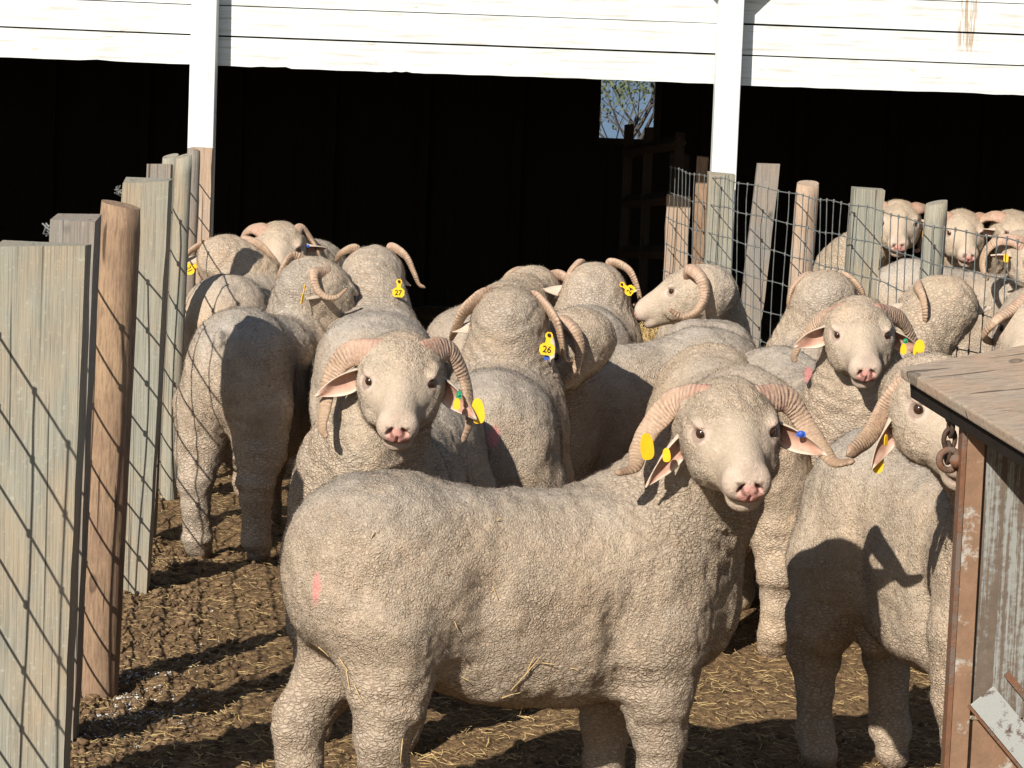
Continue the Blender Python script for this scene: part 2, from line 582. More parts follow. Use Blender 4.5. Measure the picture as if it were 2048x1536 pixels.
# posts of the barn front
for px, zt in ((407, 3.1), (1447, 3.1)):
    mb = MB()
    x = X_at(px, BY, 1.3)
    mb.box((x, BY - .062, zt / 2), (.118, .115, zt), None, .002)
    o = bpart(mb, 'post', M['white_post'], .006)
    if px > 1000:
        mb = MB()
        for s_ in (-1, 1):
            rot = Matrix.Rotation(s_ * R(45), 3, 'Y')
            mb.box((x + s_ * .29, BY - .062, 2.26), (.07, .07, .72), rot)
        bpart(mb, 'brace', M['white_post'], .004)
for xx in (-6.0, 5.8):
    mb = MB()
    mb.box((xx, BY - .062, 1.55), (.118, .115, 3.1), None, .002)
    bpart(mb, 'post', M['white_post'], .006)
# litter floor inside
mb = MB()

# shaded timber gate inside the barn
gate = tag(empty('timber_gate', (X_at(1290, 16.2, .6), 16.2, 0)), 'dim timber gate standing ajar inside the dark barn by the window', 'gate')
gp = [at(1247, 330, 16.6), at(1352, 250, 15.6)]
g0, g1 = Vector((X_at(1250, 16.8, .8), 16.8, 0)), Vector((X_at(1352, 15.4, .8), 15.4, 0))


def gpart(mb, name):
    o = mb.build(name, M['gate_wood'])
    o.parent = gate
    o.data.transform(Matrix.Translation(-gate.location))
    return o


for t_ in (0, .42, 1):
    mb = MB()
    p = g0.lerp(g1, t_)
    mb.box((p.x, p.y, .68), (.05, .05, 1.3), None, .004)
    gpart(mb, 'stile')
for zz in (.35, .62, .9, 1.18):
    mb = MB()
    mb.tube([g0 + Vector((0, -.04, zz)), g1 + Vector((0, -.04, zz + .1))], .035, 4)
    gpart(mb, 'rail')


# ------------------------------------------------------------------ bare tree beyond the window
def bare_tree(x, y, h, seed, label):
    rnd = random.Random(seed)
    root = tag(empty('bare_tree', (x, y, 0)), label, 'tree', 'trees behind the barn')
    tr, br = MB(), MB()
    twigs = []

    def grow(p, d, ln, r, depth, mb_):
        pts = [p]
        rad = [r]
        for i in range(4):
            d = (d + Vector((rnd.gauss(0, .16), rnd.gauss(0, .16), rnd.gauss(.03, .1)))).normalized()
            pts.append(pts[-1] + d * ln / 4)
            rad.append(r * (1 - .12 * (i + 1)))
        mb_.tube(pts, rad, 5)
        if depth == 0:
            twigs.append(pts[-1])
            return
        for i in range(4 if depth > 1 else 4):
            dd = (d + Vector((rnd.gauss(0, .6), rnd.gauss(0, .6), rnd.gauss(.1, .4)))).normalized()
            grow(pts[rnd.randint(2, 4)], dd, ln * rnd.uniform(.55, .8), rad[-1] * .62, depth - 1, br)

    grow(Vector((0, 0, -.1)), Vector((0, 0, 1)), h * .32, .07, 5, tr)
    tr.build('trunk', M['bark'], root)
    br.build('crown', M['bark'], root)
    V, F = [], []
    for t_ in twigs:
        if rnd.random() < .5:
            for k in range(3):
                c = t_ + Vector((rnd.gauss(0, .05), rnd.gauss(0, .05), rnd.gauss(0, .05)))
                a = Vector((rnd.gauss(0, 1), rnd.gauss(0, 1), rnd.gauss(0, 1))).normalized() * .022
                b = a.orthogonal().normalized() * .014
                n0 = len(V)
                V += [c - a, c + b, c + a, c - b]
                F.append((n0, n0 + 1, n0 + 2, n0 + 3))
    me = bpy.data.meshes.new('foliage')
    me.from_pydata(V, [], F)
    link('foliage', me, M['leaf'], root)


M['bark'] = plain('grey_bark', (.07, .06, .05), .9)
M['leaf'] = plain('sparse_leaf', (.10, .12, .05), .7)
bare_tree(.75, 25.5, 3.4, 4, 'bare branching tree seen through the small barn window')
bare_tree(1.35, 27.5, 3.6, 11, 'farther bare tree beyond the small barn window')


# ------------------------------------------------------------------ fences
def plank_post(w, d, h, seed, lean=0):
    """squared timber post with worn top, base at z=0 (sunk a little)"""
    rnd = random.Random(seed)
    bm = bmesh.new()
    n = 14
    rings = []
    for i in range(n + 1):
        zz = -.12 + (h + .12) * i / n
        cx = lean * zz
        f = 1 + rnd.uniform(-.012, .012)
        rings.append([bm.verts.new((cx + sx * w / 2 * f + rnd.uniform(-.002, .002), sy * d / 2 * f, zz + (rnd.uniform(-.008, .008) if i == n else 0))) for sx, sy in ((-1, -1), (1, -1), (1, 1), (-1, 1))])
    for i in range(n):
        for k in range(4):
            bm.faces.new((rings[i][k], rings[i][(k + 1) % 4], rings[i + 1][(k + 1) % 4], rings[i + 1][k]))
    bm.faces.new(rings[-1])
    bm.faces.new(list(reversed(rings[0])))
    es = [e for e in bm.edges if len(e.link_faces) == 2 and e.calc_face_angle(0) > 1.0]
    bmesh.ops.bevel(bm, geom=es, offset=.006, segments=2, affect='EDGES', profile=.5)
    me = bpy.data.meshes.new('post')
    bm.to_mesh(me)
    bm.free()
    return me


def round_post(r, h, seed, lean=0, lobes=.04):
    rnd = random.Random(seed)
    n, m = 22, 26
    ph = [rnd.uniform(0, 6.28) for _ in range(4)]
    V = []
    for i in range(n + 1):
        zz = -.12 + (h + .12) * i / n
        rr = r * (1.04 - .06 * i / n)
        for k in range(m):
            a = 2 * math.pi * k / m
            q = rr * (1 + lobes * .6 * math.sin(2 * a + ph[0] + zz * .7) + lobes * .5 * math.sin(5 * a + ph[1] + zz * 2) + rnd.uniform(-.008, .008))
            if i == n: q *= .93
            V.append((q * math.cos(a) + lean * zz, q * math.sin(a), zz + (.01 * math.sin(a + ph[2]) if i >= n - 1 else 0)))
    F = []
    for i in range(n):
        for k in range(m):
            F.append((i * m + k, i * m + (k + 1) % m, (i + 1) * m + (k + 1) % m, (i + 1) * m + k))
    F.append(tuple(n * m + k for k in range(m)))
    me = bpy.data.meshes.new('post')
    me.from_pydata(V, [], F)
    for p in me.polygons:
        p.use_smooth = len(p.vertices) == 4
    return me


def wire_net(path, heights, spacing, rw, seed, zoff=0.0):
    """woven wire along a ground polyline: lengthwise wires at heights, stays every spacing"""
    rnd = random.Random(seed)
    mb = MB()
    pts = [Vector(p) for p in path]
    seglen = [(pts[i + 1] - pts[i]).length for i in range(len(pts) - 1)]
    tot = sum(seglen)

    def P(s):
        for i, l in enumerate(seglen):
            if s <= l or i == len(seglen) - 1:
                return pts[i].lerp(pts[i + 1], s / l)
            s -= l

    ph = rnd.uniform(0, 6)

    def sag(s, zz):
        return Vector((.006 * math.sin(s * 5 + ph + zz * 4), 0, .006 * math.sin(s * 3.1 + ph) + .003 * math.sin(s * 11 + zz * 9)))

    m = max(8, int(tot / .05))
    for hz in heights:
        mb.tube([P(tot * i / m) + Vector((0, 0, hz)) + sag(tot * i / m, hz) for i in range(m + 1)], rw, 5, False)
    s = spacing * .4
    while s < tot:
        j = rnd.uniform(-.012, .012)
        line = []
        for a, b in zip(heights[:-1], heights[1:]):
            for k in (0, .5):
                hz = a + (b - a) * k
                line.append(P(min(max(s + j * math.sin(hz * 5 + s), 0), tot)) + Vector((0, 0, hz)) + sag(s, hz))
        line.append(P(min(s, tot)) + Vector((0, 0, heights[-1])) + sag(s, heights[-1]))
        mb.tube(line, rw * .85, 4, False)
        for hz in heights:
            c = P(s) + Vector((0, 0, hz)) + sag(s, hz)
            mb.tube([c + Vector((0, 0, -.007)), c + Vector((0, 0, .007))], rw * 1.7, 5)
        s += spacing
    return mb


lf = tag(empty('wire_fence', (-1.1, 9, 0)), 'wire fence on mixed timber posts running along the left side of the pen', 'fence')
# (px centre, Y, top py, width m, depth, shape, material, lean)
left_posts = [
    (88, 6.35, 490, .190, .11, 'sq', 'green_wood', .02, 'wide weathered greenish plank post with square top'),
    (152, 7.05, 434, .105, .10, 'sq', 'grey_wood', .02, 'grey split post with a rough top'),
    (241, 7.72, 409, .112, .0, 'rd', 'brown_wood', .025, 'round reddish brown post'),
    (295, 9.1, 362, .142, .10, 'sq', 'green_wood', .03, 'greenish squared post with tan patches'),
    (320, 10.1, 329, .080, .09, 'sq', 'grey_wood', .02, 'short grey brown square post'),
    (341, 11.3, 312, .065, .0, 'rd', 'green_wood', .02, ''),
    (368, 11.0, 312, .064, .0, 'rd', 'green_wood', .02, ''),
    (388, 12.6, 300, .060, .0, 'rd', 'grey_wood', .015, ''),
    (405, 13.75, 293, .098, .09, 'sq', 'pale_wood', .01, 'pale post standing against the white barn post'),
]


def build_post(fence, spec, seed):
    px, Y, ty, w, d, shp, mat, lean, lab = spec
    top = at(px, ty, Y)
    me = plank_post(w, d, top.z, seed, lean) if shp == 'sq' else round_post(w / 2, top.z, seed, lean)
    o = link('post', me, M[mat], fence)
    o.location = Vector((top.x - lean * top.z, Y, 0)) - fence.location
    if shp == 'rd': o.rotation_euler.z = seed * 1.3
    if shp == 'rd' and lean: o.rotation_euler.z = 0
    if lab: o['label'] = lab
    return o, Vector((top.x - lean * top.z, Y, 0)), top


lpath, ltops = [], []
for i, sp in enumerate(left_posts):
    o, b, top = build_post(lf, sp, i + 3)
    lpath.append(b + Vector((-sp[3] / 2 - .012, 0, 0)))
    ltops.append(top)
order = [0, 1, 2, 3, 4, 6, 5, 7, 8]
pth = [Vector((lpath[0].x - .02, 4.9, 0))] + [lpath[i] for i in order]
pth = [Vector((min(p.x, -1.0) if k < 4 else p.x, p.y, 0)) for k, p in enumerate(pth)]
hts = [.06, .17, .28, .40, .53, .67, .82, .98, 1.13]
net = wire_net([p - lf.location for p in pth], hts, .155, .0032, 5)
net.build('wire_mesh', M['wire'], lf)
for i in (1, 3, 0):
    mb = MB()
    p = ltops[i] + Vector((-left_posts[i][3] / 2 - .01, .0, -.035)) - lf.location
    for k in range(4):
        mb.tube([p + Vector((random.uniform(-.018, .018), random.uniform(-.018, .018), random.uniform(-.018, .018))) for _ in range(4)], .0022, 5)
    mb.build('wire_tie', M['wire'], lf)

rf = tag(empty('wire_fence', (1.3, 11, 0)), 'woven wire fence on leaning timber posts between the pen and the rams at right', 'fence')
right_posts = [
    (1443, 13.72, 346, .120, .10, 'sq', 'green_wood', .0, 'greenish post in front of the white barn post'),
    (1537, 13.1, 326, .098, .06, 'sq', 'grey_wood', .07, 'tall grey split post leaning right'),
    (1616, 12.5, 366, .098, .0, 'rd', 'pale_wood', .03, 'pale peeled round post'),
    (1736, 11.5, 379, .116, .10, 'sq', 'green_wood', .03, 'wide greenish square post'),
    (1873, 10.5, 405, .084, .0, 'rd', 'green_wood', .02, 'slim round greenish post'),
    (2110, 9.2, 450, .10, .0, 'rd', 'green_wood', .02, ''),
    (1357, 14.9, 391, .115, .09, 'sq', 'pale_wood', .0, 'short tan post inside the barn front'),
    (1405, 14.7, 313, .055, .05, 'sq', 'brown_wood', .0, ''),
    (1360, 15.6, 309, .10, .07, 'sq', 'gate_wood', .0, 'tall dark post inside the barn'),
]
rpath = []
for i, sp in enumerate(right_posts):
    o, b, top = build_post(rf, sp, i + 20)
    rpath.append(b)
rp = [rpath[i] + Vector((-.045, -right_posts[i][3] / 2 - .012, 0)) for i in (0, 1, 2, 3, 4, 5)]
rp.append(Vector((rp[-1].x + .5, 6.8, 0)))
rp = [Vector((rpath[6].x - .06, 14.82, 0))] + rp
hts2 = [.05, .16, .28, .40, .53, .66, .79, .92, 1.05, 1.175]
net = wire_net([p - rf.location for p in rp], hts2, .118, .0023, 9)
net.build('wire_mesh', M['wire'], rf)


# ------------------------------------------------------------------ rams: one continuous surface each, from a blended field
class Field:
    def __init__(s, xs, ys, zs):
        s.ax = (xs, ys, zs)
        s.F = np.full((len(xs), len(ys), len(zs)), .5, dtype=np.float32)

    def sl(s, lo, hi):
        out = []
        for k in range(3):
            a = int(np.searchsorted(s.ax[k], lo[k]))
            b = int(np.searchsorted(s.ax[k], hi[k]))
            out.append(slice(max(a - 1, 0), min(b + 1, len(s.ax[k]))))
        return tuple(out)

    def apply(s, fn, lo, hi, k, op='add'):
        m = k + .02
        sl = s.sl([a - m for a in lo], [b + m for b in hi])
        x, y, z = s.ax[0][sl[0]], s.ax[1][sl[1]], s.ax[2][sl[2]]
        if not (len(x) and len(y) and len(z)): return
        P = np.stack(np.meshgrid(x, y, z, indexing='ij'), -1).astype(np.float32)
        d = fn(P)
        a = s.F[sl]
        if op == 'add':
            h = np.clip(.5 + .5 * (a - d) / k, 0, 1)
            s.F[sl] = a + (d - a) * h - k * h * (1 - h)
        else:
            d = -d
            h = np.clip(.5 - .5 * (a - d) / k, 0, 1)
            s.F[sl] = a + (d - a) * h + k * h * (1 - h)

    def cone(s, p1, r1, p2, r2, k=.04, flat=None, g=1.0):
        p1, p2 = np.array(p1, np.float32), np.array(p2, np.float32)
        ba = p2 - p1
        l2 = float(ba @ ba) + 1e-9
        nf = None if flat is None else np.array(flat, np.float32)

        def fn(P):
            pa = P - p1
            t = np.clip(pa @ ba / l2, 0, 1)
            q = pa - t[..., None] * ba
            if nf is not None:
                q = q + nf * ((q @ nf) * (g - 1))[..., None]
            return np.sqrt((q * q).sum(-1)) - (r1 + (r2 - r1) * t)

        r = max(r1, r2) * max(1, 1 / g)
        s.apply(fn, np.minimum(p1, p2) - r, np.maximum(p1, p2) + r, k)

    def ell(s, c, rad, k=.03, M3=None, op='add'):
        c, rad = np.array(c, np.float32), np.array(rad, np.float32)
        Q = np.eye(3, dtype=np.float32) if M3 is None else np.array(M3, np.float32)

        def fn(P):
            q = (P - c) @ Q.T
            k0 = np.sqrt(((q / rad) ** 2).sum(-1)) + 1e-6
            k1 = np.sqrt(((q / (rad * rad)) ** 2).sum(-1)) + 1e-6
            return k0 * (k0 - 1) / k1

        r = float(rad.max())
        s.apply(fn, c - r, c + r, k, op)

    def trunk(s, knots, k=.04, ex=2.25):
        kn = np.array(knots, np.float32)
        x0, x1 = kn[0, 0], kn[-1, 0]

        def fn(P):
            x = np.clip(P[..., 0], x0, x1)
            tx = np.linspace(x0, x1, 220)
            # smooth the piecewise profile a little
            prof = []
            for c in (1, 2, 3):
                pv = np.interp(tx, kn[:, 0], kn[:, c])
                for _ in range(10):
                    pv[1:-1] = (pv[:-2] + 2 * pv[1:-1] + pv[2:]) / 4
                prof.append(np.interp(x, tx, pv))
            zc, a, b = prof
            a, b = np.maximum(a, .01), np.maximum(b, .01)
            q = (np.abs(P[..., 1] / a) ** ex + np.abs((P[..., 2] - zc) / b) ** ex) ** (1 / ex)
            d = (q - 1) * np.minimum(a, b)
            out = np.abs(P[..., 0] - x)
            return np.where(out > 0, np.sqrt(np.maximum(d, 0) ** 2 + out ** 2), d)

        s.apply(fn, (x0, -.3, .2), (x1, .3, .95), k)


CORN = [(a, b, c) for a in (0, 1) for b in (0, 1) for c in (0, 1)]
EDGES = [(p, q) for i, p in enumerate(CORN) for q in CORN[i + 1:] if sum(abs(x - y) for x, y in zip(p, q)) == 1]


def surface_net(fl):
    F = fl.F
    xs, ys, zs = [np.asarray(a, np.float32) for a in fl.ax]
    ins = F < 0
    nx, ny, nz = F.shape
    cnt = np.zeros((nx - 1, ny - 1, nz - 1), np.int8)
    for a, b, c in CORN:
        cnt += ins[a:nx - 1 + a, b:ny - 1 + b, c:nz - 1 + c]
    mask = (cnt > 0) & (cnt < 8)
    I, J, K = np.nonzero(mask)
    idx = np.full(mask.shape, -1, np.int32)
    idx[mask] = np.arange(len(I))
    acc = np.zeros((len(I), 3), np.float32)
    num = np.zeros(len(I), np.float32)
    for p, q in EDGES:
        fa, fb = F[I + p[0], J + p[1], K + p[2]], F[I + q[0], J + q[1], K + q[2]]
        cr = (fa < 0) != (fb < 0)
        t = np.where(cr, fa / np.where(cr, fa - fb, 1), 0)
        pos = np.array(p, np.float32) + t[:, None] * (np.array(q, np.float32) - np.array(p, np.float32))
        acc += pos * cr[:, None]
        num += cr
    v = acc / num[:, None]
    V = np.stack([xs[I] + v[:, 0] * (xs[I + 1] - xs[I]), ys[J] + v[:, 1] * (ys[J + 1] - ys[J]), zs[K] + v[:, 2] * (zs[K + 1] - zs[K])], 1)
    faces = []
    for ax in range(3):
        sl0 = [slice(1, -1)] * 3
        sl1 = [slice(1, -1)] * 3
        sl0[ax] = slice(0, -1)
        sl1[ax] = slice(1, None)
        A, B = ins[tuple(sl0)], ins[tuple(sl1)]
        for flip, m in ((0, A & ~B), (1, B & ~A)):
            e = np.nonzero(m)
            off = [1, 1, 1]
            off[ax] = 0
            i, j, k = (e[0] + off[0], e[1] + off[1], e[2] + off[2])
            o1, o2 = [(1, 2), (2, 0), (0, 1)][ax]

            def cell(d1, d2):
                g = [i, j, k]
                g = [x.copy() for x in g]
                g[o1] = g[o1] - d1
                g[o2] = g[o2] - d2
                return idx[g[0], g[1], g[2]]

            quad = [cell(1, 1), cell(0, 1), cell(0, 0), cell(1, 0)]
            if flip: quad = quad[::-1]
            faces.append(np.stack(quad, 1))
    Fq = np.concatenate(faces)
    Fq = Fq[(Fq >= 0).all(1)]
    return V, Fq


def grid_axis(lo, hi, h, flo, fhi, fh):
    """coarse steps h, fine steps fh between flo and fhi"""
    a, x = [lo], lo
    while x < hi:
        if flo - 1e-6 <= x < fhi: x += fh
        elif x < flo: x = min(x + h, flo)
        else: x += h
        a.append(x)
    return np.array(a, np.float32)


def catmull(pts, n):
    P = [np.array(p, float) for p in pts]
    P = [2 * P[0] - P[1]] + P + [2 * P[-1] - P[-2]]
    out = []
    m = len(P) - 3
    for i in range(n):
        s = i / (n - 1) * m
        k = min(int(s), m - 1)
        t = s - k
        a, b, c, d = P[k:k + 4]
        out.append(.5 * ((2 * b) + (c - a) * t + (2 * a - 5 * b + 4 * c - d) * t * t + (3 * b - a - 3 * c + d) * t ** 3))
    return np.array(out)


def horn_mesh(pts, normal, w0, w1, th, seed, n=110, m=20, twist=0.0):
    """tapering ribbed horn swept along points; broad side faces `normal` at the root"""
    C = catmull(pts, n)
    T = np.gradient(C, axis=0)
    T /= np.linalg.norm(T, axis=1)[:, None]
    seg = np.r_[0, np.cumsum(np.linalg.norm(np.diff(C, axis=0), axis=1))]
    t = seg / seg[-1]
    nn = np.array(normal, float)
    V, ring = [], []
    rs = np.random.default_rng(seed)
    ph = np.cumsum(rs.uniform(.55, 1.45, 400))
    for i in range(n):
        nn = nn - T[i] * (nn @ T[i])
        nn /= np.linalg.norm(nn)
        bb = np.cross(T[i], nn)
        tw = twist * t[i]
        n2 = nn * math.cos(tw) + bb * math.sin(tw)
        b2 = np.cross(T[i], n2)
        taper = (1 - t[i]) ** .85 * (1 - .12 * math.exp(-((t[i]) / .06) ** 2))
        w = w1 + (w0 - w1) * taper
        h = w1 * .7 + (th - w1 * .7) * taper
        k = np.interp(seg[i] / .0052, ph, np.arange(400))
        rib = (abs(math.sin(math.pi * k)) - .5) * .028 * min(1, 1.6 * (1 - t[i])) + .025 * math.sin(seg[i] * 55 + seed) + .02 * math.sin(seg[i] * 131 + seed * 2)
        for a in np.linspace(0, 2 * math.pi, m, endpoint=False):
            ca, sa = math.cos(a), math.sin(a)
            e = 2 / 2.15
            x = w * math.copysign(abs(ca) ** e, ca)
            y = h * math.copysign(abs(sa) ** e, sa)
            if y < 0: x *= 1 - .45 * min(1, -y / h)      # keel: the hidden side narrows
            f = 1 + rib + .035 * math.sin(3 * a + seed + seg[i] * 30) + rs.uniform(-.012, .012)
            V.append(C[i] + b2 * x * f + n2 * y * f)
    tip = C[-1] + T[-1] * w1 * 1.2
    V.append(tip)
    V = np.array(V)
    ii, kk = np.meshgrid(np.arange(n - 1), np.arange(m), indexing='ij')
    q = np.stack([ii * m + kk, ii * m + (kk + 1) % m, (ii + 1) * m + (kk + 1) % m, (ii + 1) * m + kk], -1).reshape(-1, 4)
    F = [tuple(r) for r in q] + [((n - 1) * m + k, (n - 1) * m + (k + 1) % m, n * m) for k in range(m)]
    me = bpy.data.meshes.new('horn')
    me.from_pydata([tuple(v) for v in V], [], F)
    att = me.attributes.new('run', 'FLOAT_COLOR', 'POINT')
    cols = np.ones((len(V), 4), np.float32)
    cols[:-1, 0] = np.repeat(t, m)
    att.data.foreach_set('color', cols.ravel())
    return me


def ear_mesh(B, T_, open_dir, W, seed, curl=.75):
    """cupped leaf-shaped ear: base B, tip T_, hollow side towards open_dir"""
    B, T_ = np.array(B, float), np.array(T_, float)
    ax = T_ - B
    ln = np.linalg.norm(ax)
    ax /= ln
    nn = np.array(open_dir, float)
    nn -= ax * (nn @ ax)
    nn /= np.linalg.norm(nn)
    sd = np.cross(ax, nn)
    n, m = 22, 17
    V, A = [], []
    for layer in (0, 1):
        for i in range(n + 1):
            t = i / n
            wd = W * 1.25 * (.42 + .58 * math.sin(math.pi * min(1, .10 + t * .80))) * (1 - t ** 2.6) ** .8 if t < 1 else .001
            wd = max(wd, .001)
            roll = 1.55 * (1 - t) ** 1.2 + curl * (1 - .55 * t)
            for j in range(m):
                s = -1 + 2 * j / (m - 1)
                ang = s * roll
                rr = wd / roll
                x = rr * math.sin(ang)
                z = rr * (1 - math.cos(ang))
                edge = abs(s) ** 3
                thick = (.0065 * (1 - .55 * edge)) * (1 - .35 * t) if layer else 0
                sag_ = -.014 * t * t + .0015 * math.sin(9 * t + s * 3 + seed)
                nrm_x, nrm_z = -math.sin(ang), math.cos(ang)
                V.append(B + ax * (ln * t) + sd * (x - nrm_x * thick) + nn * (z + sag_ - nrm_z * thick))
                A.append((t, max(edge, sstep(.86, 1.0, t)), 0, 1))
    F, mi = [], []
    L1 = (n + 1) * m
    for i in range(n):
        for j in range(m - 1):
            a, b, c, d = i * m + j, i * m + j + 1, (i + 1) * m + j + 1, (i + 1) * m + j
            F.append((a, b, c, d)); mi.append(0)
            F.append((L1 + d, L1 + c, L1 + b, L1 + a)); mi.append(1)
    rim = [(i * m, (i + 1) * m) for i in range(n)] + [((i + 1) * m + m - 1, i * m + m - 1) for i in range(n)]
    rim += [(n * m + j, n * m + j + 1) for j in range(m - 1)] + [(j + 1, j) for j in range(m - 1)]
    for a, b in rim:
        F.append((a, b, L1 + b, L1 + a)); mi.append(1)
    me = bpy.data.meshes.new('ear')
    me.from_pydata([tuple(v) for v in V], [], F)
    att = me.attributes.new('rim', 'FLOAT_COLOR', 'POINT')
    att.data.foreach_set('color', np.array(A, np.float32).ravel())
    bm = bmesh.new()
    bm.from_mesh(me)
    bmesh.ops.recalc_face_normals(bm, faces=bm.faces)
    bm.to_mesh(me)
    bm.free()
    me.polygons.foreach_set('material_index', np.array(mi, np.int32))
    return me


def ear_materials():
    a = NT('ear_inside', .7, .2)
    p = a.coord()
    c = a.mix(a.ramp(a.noise(p, 32, 4, .7), [(.35, 0), (.65, 1)]), (.37, .19, .13), (.50, .315, .235))
    rim_ = a.n('ShaderNodeSeparateColor', Color=a.n('ShaderNodeAttribute', _attribute_name='rim').outputs['Color']).outputs[1]
    c = a.mix(a.math('MULTIPLY', a.ramp(rim_, [(.25, 0), (.8, 1)]), .85), c, (.60, .49, .39))
    a.out(c, a.bump(a.noise(p, 120, 3), .4, .002))
    b = NT('ear_outside', .9, .1)
    p = b.coord()
    n = b.noise(p, 200, 3, .7)
    c = b.mix(b.ramp(n, [(.3, 0), (.6, 1)]), (.38, .30, .23), (.50, .41, .32))
    b.out(c, b.bump(n, .6, .003))
    return [a.m, b.m]


def eye_material():
    m = NT('ram_eye', .12, .5)
    p = m.coord('Generated')
    m.out(m.mix(m.ramp(m.noise(p, 5, 2), [(.4, 0), (.6, 1)]), (.02, .010, .006), (.045, .022, .010)))
    return m.m


M['ear'] = ear_materials()
M['eye'] = eye_material()


def text_mesh(txt, size):
    cu = bpy.data.curves.new('tag_number', 'FONT')
    cu.body = txt
    cu.size = size
    cu.align_x, cu.align_y = 'CENTER', 'CENTER'
    cu.extrude = .0004
    cu.offset = size * .012
    o = bpy.data.objects.new('tag_number', cu)
    col.objects.link(o)
    dg = bpy.context.evaluated_depsgraph_get()
    me = bpy.data.meshes.new_from_object(o.evaluated_get(dg))
    bpy.data.objects.remove(o)
    me.materials.clear()
    return me


def tag_outline(kind):
    if kind == 'plate':      # numbered tag: eight-cornered body with a neck and a round stud end
        return [(-.5, -.32), (-.34, -.5), (.34, -.5), (.5, -.32), (.5, -.02), (.33, .12), (.17, .17), (.17, .42), (.26, .52), (.22, .68), (.1, .76), (-.1, .76), (-.22, .68), (-.26, .52), (-.17, .42), (-.17, .17), (-.33, .12), (-.5, -.02)]
    return [(.5 * math.copysign(abs(math.cos(a)) ** .72, math.cos(a)) * (1 - .16 * math.sin(a)), .5 * math.copysign(abs(math.sin(a)) ** .8, math.sin(a))) for a in np.linspace(0, 2 * math.pi, 24, endpoint=False)]


def tag_mesh(kind, w, h, bend=.1):
    ol = [(x * w, y * h) for x, y in tag_outline(kind)]
    bm = bmesh.new()
    th = .0018
    top = [bm.verts.new((x, y, th / 2)) for x, y in ol]
    bot = [bm.verts.new((x, y, -th / 2)) for x, y in ol]
    bm.faces.new(top)
    bm.faces.new(list(reversed(bot)))
    n = len(ol)
    for i in range(n):
        bm.faces.new((bot[i], bot[(i + 1) % n], top[(i + 1) % n], top[i]))
    if kind == 'stud':
        r = bmesh.ops.create_uvsphere(bm, u_segments=10, v_segments=6, radius=w * .3, matrix=Matrix.Translation((0, 0, th)) @ Matrix.Diagonal((1, 1, .5, 1)))
    bmesh.ops.recalc_face_normals(bm, faces=bm.faces)
    me = bpy.data.meshes.new('ear_tag')
    bm.to_mesh(me)
    bm.free()
    return me


def fibres(me, cols, cols2, spec, root, seed):
    """short wool fibres standing out of the fleece"""
    dens, ln, wd = spec
    rs = np.random.default_rng(seed)
    nv = len(me.vertices)
    co = np.zeros(nv * 3, np.float32)
    me.vertices.foreach_get('co', co)
    co = co.reshape(-1, 3)
    no = np.zeros(nv * 3, np.float32)
    me.vertices.foreach_get('normal', no)
    no = no.reshape(-1, 3)
    npol = len(me.polygons)
    lv = np.zeros(len(me.loops), np.int32)
    me.loops.foreach_get('vertex_index', lv)
    ls = np.zeros(npol, np.int32)
    me.polygons.foreach_get('loop_start', ls)
    ar = np.zeros(npol, np.float32)
    me.polygons.foreach_get('area', ar)
    n = int(ar.sum() * dens)
    pick = rs.choice(npol, n, p=ar / ar.sum())
    a, b, c = [lv[ls[pick] + k] for k in (0, 1, 2)]
    u = rs.random((n, 1)).astype(np.float32)
    v = rs.random((n, 1)).astype(np.float32)
    d = lv[ls[pick] + 3]
    base = (co[a] * (1 - u) + co[b] * u) * (1 - v) + (co[d] * (1 - u) + co[c] * u) * v
    keep = (rs.random(n) > .62 * cols2[a, 0]) & (cols[a, 1] < .3) & (cols2[a, 2] < .25) & (cols2[a, 1] < .6)
    base, a = base[keep], a[keep]
    n = len(base)
    nn = no[a]
    dr = nn + rs.normal(0, .55, (n, 3)) + np.array([-.15, 0, -.35])
    dr /= np.linalg.norm(dr, axis=1)[:, None]
    sd = np.cross(dr, rs.normal(0, 1, (n, 3)))
    sd /= np.linalg.norm(sd, axis=1)[:, None] + 1e-6
    le = ln * rs.uniform(.4, 1.35, (n, 1)) * (1 - .72 * cols[a, 0:1])
    V = np.empty((n * 3, 3), np.float32)
    V[0::3] = base - nn * .0015 - sd * wd / 2
    V[1::3] = base - nn * .0015 + sd * wd / 2
    V[2::3] = base + dr * le
    fm = mesh_np('wool_fibres', V, np.arange(n * 3).reshape(-1, 3))
    for nm, cc in (('mask', cols), ('zone', cols2)):
        at_ = fm.attributes.new(nm, 'FLOAT_COLOR', 'POINT')
        at_.data.foreach_set('color', np.repeat(cc[a], 3, axis=0).astype(np.float32).ravel())
    o = link('wool_fibres', fm, M['wool'], root, True)
    fm.normals_split_custom_set_from_vertices(np.repeat(nn, 3, axis=0).tolist())
    o['kind'] = 'stuff'
    o['tint'] = float((seed * .37) % 1.0)


TRUNK = [(-.505, .62, .03, .05), (-.49, .62, .09, .11), (-.45, .625, .128, .165), (-.36, .635, .160, .197), (-.26, .62, .172, .215), (-.08, .562, .185, .224),
         (.10, .542, .192, .237), (.26, .565, .182, .240), (.37, .575, .155, .215), (.45, .58, .115, .15), (.50, .59, .05, .07)]
N0 = np.array((.30, 0, .625))
HORN = [(-.012, .028, .036), (-.006, .058, .055), (-.042, .098, .054), (-.078, .138, .018), (-.080, .166, -.040), (-.048, .184, -.088), (.0, .195, -.104), (.05, .210, -.090), (.075, .236, -.076)]
HIDE_RAMS = set()


